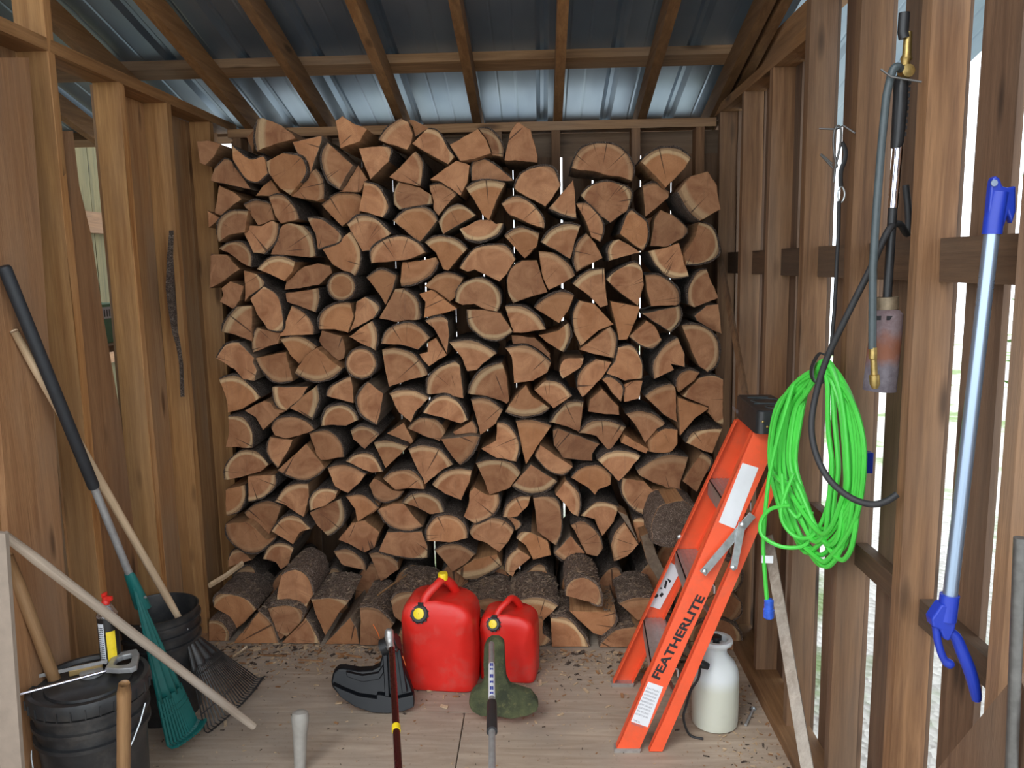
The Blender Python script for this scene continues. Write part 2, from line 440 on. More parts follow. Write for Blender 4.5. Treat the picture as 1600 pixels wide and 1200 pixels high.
# ================================================================ THE FIREWOOD
# end grain: rings round the object's origin (the pith); object colour carries radius (r), tone (g), roughness of cut (b)
t = NT('fir_end_grain'); tc = t.n('ShaderNodeTexCoord'); oi = t.n('ShaderNodeObjectInfo')
sp = t.n('ShaderNodeSeparateXYZ'); t.l(tc.outputs['Object'], sp.inputs[0]); oc = t.n('ShaderNodeSeparateColor'); t.l(oi.outputs['Color'], oc.inputs[0])
R_, G_, B_ = oc.outputs
cx = t.n('ShaderNodeCombineXYZ'); t.l(sp.outputs[0], cx.inputs[0]); t.l(t.math('MULTIPLY', oi.outputs['Random'], 30), cx.inputs[1]); t.l(sp.outputs[2], cx.inputs[2])
wob = t.noise(cx.outputs[0], 14, 3, .5)
ln = t.math('SQRT', t.math('ADD', t.math('MULTIPLY', sp.outputs[0], sp.outputs[0]), t.math('MULTIPLY', sp.outputs[2], sp.outputs[2])))
rr = t.math('DIVIDE', t.math('ADD', ln, t.math('MULTIPLY', wob, .012)), R_)
ring = t.math('SINE', t.math('MULTIPLY', t.math('ADD', ln, t.math('MULTIPLY', wob, .02)), 1150))
fine = t.noise(cx.outputs[0], 210, 3, .6); blot = t.noise(cx.outputs[0], 11, 5, .6, 1.0)
ang = t.math('ARCTAN2', sp.outputs[0], sp.outputs[2])
ca = t.n('ShaderNodeCombineXYZ'); t.l(t.math('MULTIPLY', ang, 9), ca.inputs[0]); t.l(t.math('MULTIPLY', oi.outputs['Random'], 50), ca.inputs[1]); t.l(t.math('MULTIPLY', ln, 3), ca.inputs[2])
crk = t.noise(ca.outputs[0], 1.1, 1, .4)
saw = t.noise(t.coord((90, 1, 9), 20), 1.0, 3, .5, .4)
c = t.mix(t.mapr(blot, .32, .68, 0, 1), (.32, .128, .055), (.56, .275, .132))
c = t.mix(t.mapr(oi.outputs['Random'], .55, 1, 0, .55), c, (.50, .21, .075))
c = t.mix(t.math('MULTIPLY', t.mapr(rr, .84, .90, 0, 1), B_), c, (.66, .46, .25))
c = t.mix(t.mapr(rr, .96, .985, 0, .6), c, (.20, .10, .05))
c = t.mix(t.math('MULTIPLY', t.mapr(ring, .2, 1, 0, 1), .16), c, (.22, .09, .04))
c = t.mix(t.mapr(fine, .58, .75, 0, .35), c, (.20, .09, .05)); c = t.mix(t.mapr(saw, .6, .75, 0, .25), c, (.20, .10, .06))
c = t.mix(t.math('MULTIPLY', t.mapr(crk, .70, .73, 0, 1), .85), c, (.06, .028, .015))
vm = t.n('ShaderNodeVectorMath', operation='SCALE'); t.l(c, vm.inputs[0]); t.l(t.math('MULTIPLY', G_, 1.0), vm.inputs['Scale'])
t.bump(t.math('ADD', t.math('MULTIPLY', fine, .5), t.math('ADD', blot, saw)), .3, .004)
M['end'] = t.set(vm.outputs[0], .85)
M['split'] = wood('split_fir_side', (.24, .10, .035), (.48, .26, .12), (.30, .2, .13), 'Y', .3, False, .85)
M['split_grey'] = wood('weathered_split_side', (.16, .10, .06), (.34, .24, .16), (.3, .25, .2), 'Y', .5, False, .85)
t = NT('fir_bark'); vo = t.n('ShaderNodeTexVoronoi'); vo.feature = 'DISTANCE_TO_EDGE'
nz = t.noise(t.coord((1, 1, 1), 20), 18, 4, .6)
ad = t.n('ShaderNodeVectorMath', operation='ADD'); t.l(t.coord((46, 20, 46), 20), ad.inputs[0])
cm = t.n('ShaderNodeCombineXYZ'); t.l(t.math('MULTIPLY', nz, 1.6), cm.inputs[0]); t.l(t.math('MULTIPLY', nz, 2.2), cm.inputs[1]); t.l(cm.outputs[0], ad.inputs[1]); t.l(ad.outputs[0], vo.inputs['Vector'])
nb = t.noise(t.coord((1, 1, 1), 20), 45, 4, .65); ed = t.mapr(vo.outputs['Distance'], .02, .28, 0, 1)
c = t.mix(t.mapr(nb, .35, .7, 0, 1), (.15, .10, .075), (.38, .29, .23)); c = t.mix(t.mapr(nz, .55, .72, 0, .6), c, (.42, .35, .30))
c = t.mix(ed, (.05, .033, .024), c); t.bump(t.math('ADD', ed, t.math('MULTIPLY', nb, .5)), .8, .012)
M['bark'] = t.set(c, .92)
def dusty():
    m = M['bark'].copy(); m.name = 'dusty_bark'; n = m.node_tree.nodes
    for x in n:
        if x.type == 'MIX':
            for i in (6, 7):
                if not x.inputs[i].is_linked:
                    v = x.inputs[i].default_value; x.inputs[i].default_value = (min(1, v[0] * 1.7 + .02), min(1, v[1] * 1.65 + .015), min(1, v[2] * 1.6 + .012), 1)
    return m
M['dusty_bark'] = dusty()
M['pale_flake'] = plain('pale_resin_flake', (.62, .58, .52), .6)

wane.build('bark_strip', M['bark'], wall_left, label='dark strip of bark left on the stud edge')

LOGS = {}
LOGS[(300, 170)] = '''
-5|540,355 a525,220 545,85 590,75 740,135 830,200 865,245 700,290
5|455,230 525,170 525,260 510,370 470,280
0|835,275 1080,225 1080,265 985,540 925,470
-2|1130,280 a1080,400 a1120,570 1225,670 1340,470 1250,390
-4|1195,100 1250,60 1340,120 1460,170 1400,270 1235,330 1215,200
1|15,270 130,260 240,295 180,400 110,470 60,450
0|155,600 185,500 a270,415 330,440 400,540 490,670 380,650
-2|330,300 a480,420 a600,400 630,540 a540,610 a430,560 340,420
-6|615,440 750,370 a900,400 a950,520 900,610 820,720 730,660 640,540
0|830,650 1030,500 a1090,590 1095,750 1040,770 830,730
3|530,725 640,570 720,680 740,715 700,730
1|1230,690 1385,470 1465,590 1400,690
0|1390,330 1560,310 a1655,330 1640,440 1485,590 1430,450
2|190,870 225,640 340,690 410,750 240,890
2|130,850 235,910 140,990
0|205,1050 a230,920 a330,850 470,850 435,1030 300,1050 220,1110
3|430,800 a530,765 650,790 690,930 550,970
-1|640,730 a760,720 a870,850 890,920 740,955 690,890
6|1080,800 a1200,710 a1330,700 1410,730 1400,870 1250,980 1180,910
-1|1435,605 a1560,660 a1635,820 1590,905 1390,850
0|435,1040 460,970 580,975 670,930 720,960 a700,1090 600,1210 510,1200
0|960,910 a1100,930 a1250,1080 1050,1170 1030,1050
0|1290,960 a1400,890 a1530,920 1660,1040 1480,1180 1420,1190
'''
LOGS[(580, 170)] = '''
-3|65,260 a130,160 250,80 310,110 345,210 330,290 300,340 160,300
3|312,90 360,95 490,160 400,210 350,230 345,150
-2|340,290 470,165 a560,190 a640,330 695,400 640,460 580,430 450,360
-3|655,300 890,165 960,260 1000,370 870,415 740,430
3|893,160 a1000,180 a1090,300 1100,400 1010,390 965,260
-4|1160,190 1220,110 1330,170 1390,400 1385,450 1200,430 1110,430 1130,320
-2|150,570 370,355 a430,450 410,640 370,640 220,600
0|195,800 a190,700 225,610 380,640 500,720 510,790 a380,810 235,840
0|490,590 620,490 710,430 820,470 800,620 745,725 660,660 560,600
2|835,600 a835,500 860,420 a950,420 a1050,480 1190,600 1100,600 950,590
1|485,640 a600,620 a690,690 710,720 560,890 520,840 500,720
-1|790,660 a900,600 a1000,595 1120,620 1060,730 980,930 930,890 860,760
-2|1190,660 a1250,540 a1400,480 a1520,500 1575,640 1500,760 1450,815 1330,750 1220,690
-2|1085,790 a1200,730 a1350,800 a1440,930 1440,995 1300,950 1150,880
1|560,940 a640,830 a750,800 875,885 740,960 600,1045
0|735,1000 900,925 990,920 1040,960 1100,955 a1050,1050 a900,1105 780,1080
2|180,930 a300,840 a430,820 a520,870 550,930 490,1010 400,1115 310,1040
1|1110,1060 a1240,990 1400,1040 1380,1150 1280,1245 1200,1160
'''
LOGS[(860, 170)] = '''
-4|175,490 a250,340 a400,285 a580,320 a690,480 680,600 600,570 480,555 360,520 250,515
0|250,720 a320,650 a470,605 a620,640 a680,700 640,850 500,950 400,880
-3|750,440 a830,370 a950,325 a1080,340 1170,410 1120,500 960,660 880,560
2|770,640 a880,620 990,690 985,740 900,810 790,900 780,780
-7|1060,690 1170,560 1310,520 1390,640 1400,730 1420,840 1250,930 a1190,890 a1110,780
-1|-15,830 190,590 205,700 215,910 a100,880
0|215,790 a330,800 a440,960 415,1110 340,1070 290,930
-1|580,1040 a640,880 680,845 a800,940 a810,1080 770,1180 680,1120
3|875,910 920,840 1010,880 a1140,1000 1100,1080 970,1150 830,1140
9|780,930 870,880 850,990 800,985
-2|1240,945 a1340,980 a1395,1100 a1390,1220 a1280,1280 1130,1300 1120,1200 1210,1060
0|-80,1110 a0,1010 a120,960 250,975 210,1090 165,1250
'''
LOGS[(300, 370)] = '''
-1|225,100 a310,50 a420,50 a490,150 490,250 420,220 300,130
1|155,140 290,150 400,270 310,330 240,380 145,430
2|245,430 320,370 430,410 400,530 350,605 230,540 260,480
2|430,280 540,310 a600,400 480,490 440,540 440,430
-3|485,515 600,410 a700,480 a750,620 a750,780 630,770 540,640
1|540,270 a640,180 a750,165 860,210 840,280 770,370 620,300
0|720,-60 780,-120 930,-90 a1000,0 1030,160 990,170 655,145 700,30
4|770,440 800,330 930,250 1050,220 1150,240 1170,300 1060,400 900,430
0|780,470 1050,430 a1060,520 1030,630 900,580 790,540
-3|a1245,303 a1324,336 a1357,415 a1324,494 a1245,527 a1166,494 a1133,415 a1166,336
1|1085,100 1200,40 1330,-50 1400,100 a1400,230 1350,330 1240,270 1170,230
0|245,790 a290,680 380,580 500,575 500,680 500,870 370,820
2|500,930 a500,830 540,755 640,780 740,800 720,890 640,910 510,965
0|725,830 830,575 a940,640 a1010,740 1010,815 870,820
0|1060,770 a1080,640 a1200,560 1320,550 1345,660 1300,800 1190,770
2|1310,790 1350,700 1370,540 1440,500 a1560,580 1510,680 1400,740
0|1305,830 1500,700 a1540,800 1530,950 1390,880
1|730,850 a900,830 1040,915 970,990 890,1060 830,1000
-1|855,1135 920,1030 950,980 1040,925 1130,1010 1250,1100 a1150,1180 a1000,1200
0|525,1010 780,960 840,1200 a700,1210 a600,1130
0|200,1010 a280,900 390,880 520,1010 540,1120 520,1200 430,1190 350,1100
4|1060,870 1080,780 1250,830 1280,950 1270,1010 1190,1050 1110,1030 1100,940
-4|a1410,930 a1498,967 a1535,1055 a1498,1143 a1410,1180 a1322,1143 a1285,1055 a1322,967
'''
LOGS[(580, 370)] = '''
-1|0,220 a0,110 a120,20 a280,0 a400,60 455,130 300,190 130,210
4|240,370 260,210 400,200 540,170 560,210 a480,330 a360,390 250,410
1|-40,340 a80,270 210,320 180,440 120,570 80,500 0,390
0|65,680 200,435 270,430 a380,520 a410,650 400,690 220,710
2|445,410 540,320 a650,300 770,340 720,480 650,545 530,450
0|400,475 500,440 600,510 715,600 600,640 440,675 450,540
1|445,45 a540,0 a680,10 800,100 640,280 600,270 540,130
-1|735,260 a850,110 a1000,70 a1130,80 1200,185 1130,310 1070,375 960,320 860,270 800,290
-3|700,540 a720,430 a800,370 a920,345 a1050,430 a1080,540 1050,625 960,610 860,560 760,570
-2|795,605 950,605 1080,635 1180,790 a1060,860 a930,840 a820,740
-1|1115,580 a1250,580 a1370,650 1455,770 1300,795 1185,800
0|1130,380 a1160,270 1260,195 1380,195 1470,460 1330,500 1180,555 1140,470
0|1395,120 1510,130 a1640,220 1698,325 1590,390 1480,445 1425,350
1|1360,590 a1440,520 a1580,460 1690,490 1640,620 1565,720 1450,650
-1|80,890 a130,780 a280,715 a400,750 490,840 440,890 390,940 250,900
2|450,700 a580,660 640,700 650,830 630,970 560,830 520,760
2|400,980 470,960 470,880 540,840 630,985 540,1040 480,1080
-1|650,880 a780,860 a900,880 1045,970 940,1050 880,1110 800,1120 750,1000
-1|90,940 190,925 a340,970 a440,1080 470,1150 300,1200 150,1250 110,1080
-1|1115,925 a1300,910 a1440,1000 1500,1050 1470,1130 1350,1200 1190,1220 1170,1000
4|1170,820 1360,840 1490,970 1490,1030 1380,940 1180,890
3|1395,820 1560,780 1640,720 a1660,830 1600,960 1450,870
'''
LOGS[(860, 370)] = '''
1|300,-30 380,60 435,175 220,290 a195,200 a220,70
1|490,200 a480,100 520,30 570,20 760,130 640,160
0|185,390 a300,290 450,260 460,400 480,570 420,590 320,490
0|460,355 a570,270 a700,210 760,260 780,400 730,575 600,480
1|790,320 a900,320 a1040,410 a1075,500 1070,570 840,580 800,430
-1|815,120 960,90 1070,50 1155,330 a1000,340 a880,240
2|1150,560 a1150,440 a1220,300 1300,270 1400,510 1200,590
0|200,800 a190,640 240,530 370,560 530,730 400,780 320,850 250,910
0|240,940 400,820 500,745 a550,850 530,1010 400,985
0|500,535 745,580 720,680 640,855 570,860 540,700
0|765,640 1075,575 a1085,680 1000,795 920,740 850,700
-1|655,830 800,695 870,740 930,860 a850,930 a750,900
0|865,1185 a860,1050 a950,910 1060,840 1120,980 1120,1085 1000,1060 1030,1110
-1|1095,740 a1200,730 a1340,790 a1400,900 a1390,1050 1310,1130 1240,1080 1170,940 1130,830
4|1200,660 1300,570 1400,560 1430,810 1350,780 1220,700
0|560,920 a680,910 a760,1040 765,1180 620,1200 470,1140 540,1030
-2|a120,1020 280,1010 a250,1090 100,1180 a75,1120
'''
LOGS[(300, 570)] = '''
0|225,120 a360,95 a490,180 570,270 420,370 300,400 280,270
1|440,380 600,300 750,350 730,420 590,545 530,440
0|670,185 970,180 920,270 760,400 a690,310
0|810,360 1040,170 a1060,290 1000,460 900,400
0|1120,260 a1150,190 1320,95 1345,200 1345,320 1230,290
-1|1465,140 1595,240 1570,400 1540,500 a1410,410 a1375,270
-1|1075,510 a1120,370 a1260,335 a1360,400 1385,460 1280,510 1180,500
0|1320,550 a1400,510 a1490,530 1560,580 1440,700 1340,620
-2|300,430 a420,440 a500,560 500,690 280,685 310,560
0|270,960 a290,830 a400,720 a530,720 640,830 570,890 400,940
0|465,930 695,915 a690,1010 a600,1100 470,1140
0|280,1040 440,1000 a440,1110 a390,1220 290,1255 275,1150
-1|660,530 a700,460 a830,430 a950,470 1020,540 900,590 780,615 690,590
2|650,600 840,625 800,720 715,860 a625,730
2|975,570 a1130,550 a1240,650 1265,770 1050,800 1020,690
-1|710,880 950,660 1110,860 a1020,930 a900,960
0|1280,805 a1360,750 a1500,750 1590,890 1500,900 1400,860
1|1130,860 a1280,835 1450,910 1400,980 1300,1070 1190,1020
0|690,1140 a800,1010 970,990 975,1100 930,1270 880,1240 760,1160
-1|985,1215 a975,1130 a1040,1050 a1130,1030 1215,1050 1190,1120 1100,1180
'''
LOGS[(580, 570)] = '''
0|20,650 a130,630 310,680 230,760 120,860 60,730
1|20,945 90,980 180,1045 275,1052 a220,1110 a100,1145 20,1100 -20,1000
0|720,270 600,235 520,245 465,250 a470,120 a560,30 700,-30 740,0 770,280
0|810,240 a850,130 a930,40 1090,-20 1130,100 1150,300 1130,325 1050,290 950,260 870,250
-1|150,240 a240,210 a370,215 480,275 370,390 330,480 230,400
-1|430,400 a520,290 a620,255 a730,320 805,460 750,490 650,460 550,430
2|305,530 a400,445 a520,455 590,500 620,560 570,640 460,600
-2|580,620 840,590 905,600 a840,740 740,835 670,760
3|680,560 840,465 a880,530 880,575 700,590
0|830,290 a960,285 1095,375 1040,490 910,590 870,420
0|1120,390 1200,260 1290,170 1340,260 1490,360 a1400,410 a1250,430
1|1205,470 a1340,460 1500,510 1400,660 1290,830 1240,620
1|915,700 1040,630 1050,480 a1150,510 a1230,650 1210,810 1050,780
3|130,570 270,480 350,640 330,660 230,610
0|310,700 a420,670 a560,700 680,830 600,870 440,1000 350,800
-1|100,950 a190,890 a330,880 430,970 445,1035 300,1030 200,1040
0|870,820 a1000,795 a1170,820 1245,900 1150,1030 985,1085 940,960
0|510,1000 a600,900 a720,870 840,880 820,980 750,1130 620,1080
0|1170,1010 1330,830 1550,970 a1450,1050 a1320,1070
0|770,1265 810,1160 820,1060 860,1020 960,1080 1060,1080 a1065,1160 a1000,1260 860,1325
-1|1365,760 1410,670 1560,770 1680,850 a1600,915 a1480,880
0|1485,480 a1560,390 a1640,310 1770,310 1740,565 1620,510
0|1360,210 1460,130 a1570,150 1675,260 1520,365 1440,290
0|1095,1270 a1130,1165 a1220,1105 1330,1095 1310,1170 1220,1265 1160,1275
'''
LOGS[(860, 570)] = '''
4|20,550 60,530 410,660 350,740 350,800 100,780 70,720 30,670
0|40,1080 130,960 a230,1060 a250,1160 230,1265 180,1240 120,1160
0|225,200 a230,100 a290,10 380,-50 510,-20 430,110 340,200 265,270
-1|430,120 a500,100 a600,180 600,260 590,310 520,240 470,160
2|612,165 690,130 770,130 740,280 615,310
0|315,390 330,290 430,200 570,350 575,420 440,410
-1|1070,230 1050,180 a1070,90 a1150,45 1245,65 1200,130
1|1100,260 1240,110 a1350,90 1440,120 1440,500 1370,470 1310,400 1320,350
0|785,260 a880,190 1000,160 1045,170 1050,450 1060,480 950,420
-1|1065,275 1320,360 1210,440 1080,590
-2|1130,650 a1180,570 a1300,540 1435,530 1350,740 1260,710
0|240,560 a330,480 a480,470 630,520 560,630 490,720 430,650 380,590
1|630,410 a740,385 a870,420 955,485 880,570 790,650 760,590 700,490
0|810,720 820,640 900,560 a960,530 1060,540 1060,660 1000,740
-3|590,650 620,585 820,700 800,740 700,700
0|390,790 a500,720 a640,720 750,760 660,880 570,970 500,900
1|170,940 a260,860 a400,840 510,920 500,1000 400,1040 370,1085 320,1030
-2|740,920 720,880 a860,790 a1010,745 1150,770 1100,930 1060,1090 940,1010 850,980
0|1100,970 1260,730 a1340,800 1300,900 1220,1060
-2|600,940 780,970 955,1150 a860,1220 a760,1240 a650,1160 a595,1050
'''
LOGS[(300, 770)] = '''
0|440,170 a520,100 a640,70 745,110 700,250 620,370 530,290
0|660,320 a760,210 a870,200 990,300 900,330 840,430 740,370
0|980,165 1170,75 1240,50 a1270,180 a1240,280 1130,360 1050,280
-1|1280,30 a1420,20 1555,120 1490,170 1380,240 1360,140
0|1220,390 1330,250 1440,230 1565,330 1520,460 1440,500 1330,440
-2|280,260 460,240 620,390 700,370 a560,490 a420,480 a300,370
1|300,560 a340,480 400,470 500,560 300,620
1|590,550 a650,440 a760,420 850,460 800,600 740,640 700,580
0|1180,490 a1300,475 a1420,560 1450,650 1250,600
-1|-18|B 180,950 a200,860 a330,850 a450,890 540,970 440,1080 370,1130 290,1020
-24|B 740,690 a860,640 a960,700 1010,850 940,970 700,900
-27|B 990,890 a1150,880 1310,900 1220,1010 1110,1190 1050,1060
-27|B 640,960 a760,940 a910,980 905,1075 790,1200 700,1150
'''
LOGS[(580, 770)] = '''
0|-50,140 20,60 65,130 0,180
0|50,140 180,90 270,90 430,280 a300,315 a150,270
0|260,85 a330,15 a440,0 a560,60 610,160 490,180 380,120 290,90
-1|460,400 a470,290 a560,200 a700,200 a790,290 800,380 650,415
0|810,330 a880,250 a1000,210 a1100,230 1190,310 1150,400 1070,495 960,420 860,385
2|1110,210 a1180,205 a1250,260 1205,315 1180,285 1130,235
0|1210,380 a1250,330 1330,330 1470,400 1500,520 1350,560 1290,440
1|1110,650 a1130,550 1220,455 1330,540 1200,650 1180,700
-1|1370,180 1350,40 a1520,40 a1580,150 a1580,330 1540,440 1380,320
-1|530,480 a620,430 a740,435 870,510 790,590 680,660
0|60,490 130,325 420,320 470,450 470,540 a330,545 a200,525
1|-20,510 a60,500 a140,520 220,580 230,640 80,740 20,600
0|710,660 850,560 1050,510 1090,600 a960,680 a870,720 780,720
-26|B 160,900 a220,840 a330,830 a450,850 540,900 500,1080 280,1100 190,1030
-22|B 880,900 a1000,880 1150,920 1160,1080 940,1070
-24|B 1190,900 a1350,870 a1450,885 1560,940 1440,1060 1280,1150 1200,1080
'''
LOGS[(860, 770)] = '''
-1|170,270 a280,240 a400,350 440,460 390,530 300,510 240,390
0|30,500 170,360 290,500 200,590 a100,560
0|250,190 a380,80 a500,90 570,120 530,240 430,360 370,220
0|505,440 a540,330 620,245 735,430 640,530 530,570
1|690,230 a760,210 830,270 740,420 700,300
-5|P 560,150 640,190 720,380 740,430 690,340 620,240
-14|P 750,360 830,330 880,500 950,650 900,740 800,560
1|880,530 a940,430 1060,380 1040,650 920,650
-20|K 850,400 a845,250 a900,120 960,90 1110,60 a1250,200 a1200,380 a1000,440
-27|B 130,860 a135,790 a200,720 a300,715 a400,790 a420,930 330,910 200,880
'''
LOGS['full'] = '''
-26|B 365,1010 405,955 a425,975 435,1006
-26|B 418,950 a450,946 475,960 467,972 438,1000 427,975
-26|B 440,1004 468,973 478,965 a490,985 500,1010 470,1012
-26|B 508,1012 547,965 557,982 562,1014
-27|B 563,960 562,950 a590,952 615,975 598,1005 590,1014 563,1014
-24|B 327,970 a345,972 a358,990 357,1012 327,1012
-26|B 800,1020 830,960 848,968 848,990 a860,1000 a850,1018 835,1024
-27|B 860,965 a887,967 a910,992 a920,1014 917,1034 862,1012
-26|B 890,955 962,957 a960,975 940,993 927,990
-27|B 937,1034 a940,1005 a962,985 990,980 1025,985 1030,1034
-23|B 967,943 a995,934 1025,935 1025,960 997,970
-20|S a1118,872 a1150,885 a1158,905 a1145,925 a1115,935 a1085,925 a1075,905 a1088,882
-26|S 1080,968 1140,926 1158,942 a1155,962 a1125,975
-28|S a1112,968 a1143,975 a1157,993 a1152,1015 a1130,1030 a1100,1033 a1080,1015 a1080,985
'''

LOGS['full'] += '''
-26|B 618,1014 625,985 a650,975 680,985 690,1014
-27|B 700,1015 a712,975 a745,960 775,985 770,1016
-25|B 778,975 a800,945 825,950 795,1015 780,1016
-22|B 700,968 a735,945 772,955 742,975 712,985
'''
_f = random.Random(5); _x = 352
while _x < 1080:
    _w = _f.uniform(50, 66); _yt = _f.uniform(880, 892)
    LOGS['full'] += '4|%d,958 a%d,%d a%d,%d %d,958\n' % (_x, _x + _w * .22, _yt + 14, _x + _w * .72, _yt, _x + _w)
    _x += _w + 5
rngL = random.Random(11)
STK = []
def parse_logs():
    for key, txt in LOGS.items():
        for line in txt.strip().splitlines():
            if not line.strip(): continue
            parts = line.split('|'); dep = float(parts[0])
            if len(parts) == 3: dep = float(parts[1])
            body = parts[-1].strip(); kind = 'N'
            if body[0] in 'BPKS': kind = body[0]; body = body[1:].strip()
            pts = []
            for tok in body.split():
                arc = tok[0] == 'a'; tok = tok.lstrip('a'); X_, Y_ = map(float, tok.split(','))
                if key != 'full': X_ = key[0] + X_ * .1875; Y_ = key[1] + Y_ * .1875
                pts.append((X_, Y_, arc))
            STK.append((kind, dep, pts))
parse_logs()

def circle_fit(P):
    # least squares circle
    n = len(P); mx = sum(p[0] for p in P) / n; my = sum(p[1] for p in P) / n
    Suu = Svv = Suv = Suuu = Svvv = Suvv = Svuu = 0
    for x, y in P:
        u = x - mx; v = y - my; Suu += u * u; Svv += v * v; Suv += u * v; Suuu += u ** 3; Svvv += v ** 3; Suvv += u * v * v; Svuu += v * u * u
    D = Suu * Svv - Suv * Suv
    if abs(D) < 1e-14: return None
    a = .5 * (Suuu + Suvv); b = .5 * (Svvv + Svuu); uc = (a * Svv - b * Suv) / D; vc = (b * Suu - a * Suv) / D
    return mx + uc, my + vc, math.sqrt(uc * uc + vc * vc + (Suu + Svv) / n)

DONE = []
def inside(x, z, P):
    c = False; n = len(P); j = n - 1
    for i in range(n):
        xi, zi = P[i]; xj, zj = P[j]
        if (zi > z) != (zj > z) and x < (xj - xi) * (z - zi) / (zj - zi + 1e-12) + xi: c = not c
        j = i
    return c
def clear_of(out, Yf, kind):
    q = [[x, z, f] for x, z, f in out]
    for (P, bb, y0, y1) in DONE:
        if y0 > Yf + .34 or y1 < Yf: continue
        for o_ in q:
            x, z = o_[0], o_[1]
            if not (bb[0] < x < bb[1] and bb[2] < z < bb[3]) or not inside(x, z, P): continue
            best = None
            for i in range(len(P)):
                a = P[i]; b = P[(i + 1) % len(P)]; dx = b[0] - a[0]; dz = b[1] - a[1]
                t_ = max(0, min(1, ((x - a[0]) * dx + (z - a[1]) * dz) / (dx * dx + dz * dz + 1e-12)))
                px, pz = a[0] + dx * t_, a[1] + dz * t_; d = math.hypot(px - x, pz - z)
                if best is None or d < best[0]: best = (d, px, pz)
            d, px, pz = best
            if d > .05: continue
            k = (d + .0015) / (d + 1e-9); o_[0] = x + (px - x) * k; o_[1] = z + (pz - z) * k
    P = []
    n = len(q)
    cx0 = sum(p[0] for p in q) / n; cz0 = sum(p[1] for p in q) / n
    for i in range(n):   # outline including bark thickness
        xp, zp = q[i - 1][0], q[i - 1][1]; xn, zn = q[(i + 1) % n][0], q[(i + 1) % n][1]
        l_ = math.hypot(xn - xp, zn - zp) + 1e-9; e = .0065 if q[i][2] else .0012
        nx, nz = (zn - zp) / l_, -(xn - xp) / l_
        if nx * (q[i][0] - cx0) + nz * (q[i][1] - cz0) < 0: nx, nz = -nx, -nz
        P.append((q[i][0] + nx * e, q[i][1] + nz * e))
    xs = [p[0] for p in P]; zs_ = [p[1] for p in P]
    L = {'N': .36, 'B': .28, 'P': .12, 'K': .3, 'S': .22}[kind]
    DONE.append((P, (min(xs), max(xs), min(zs_), max(zs_)), Yf, Yf + L))
    return [tuple(o_) for o_ in q]

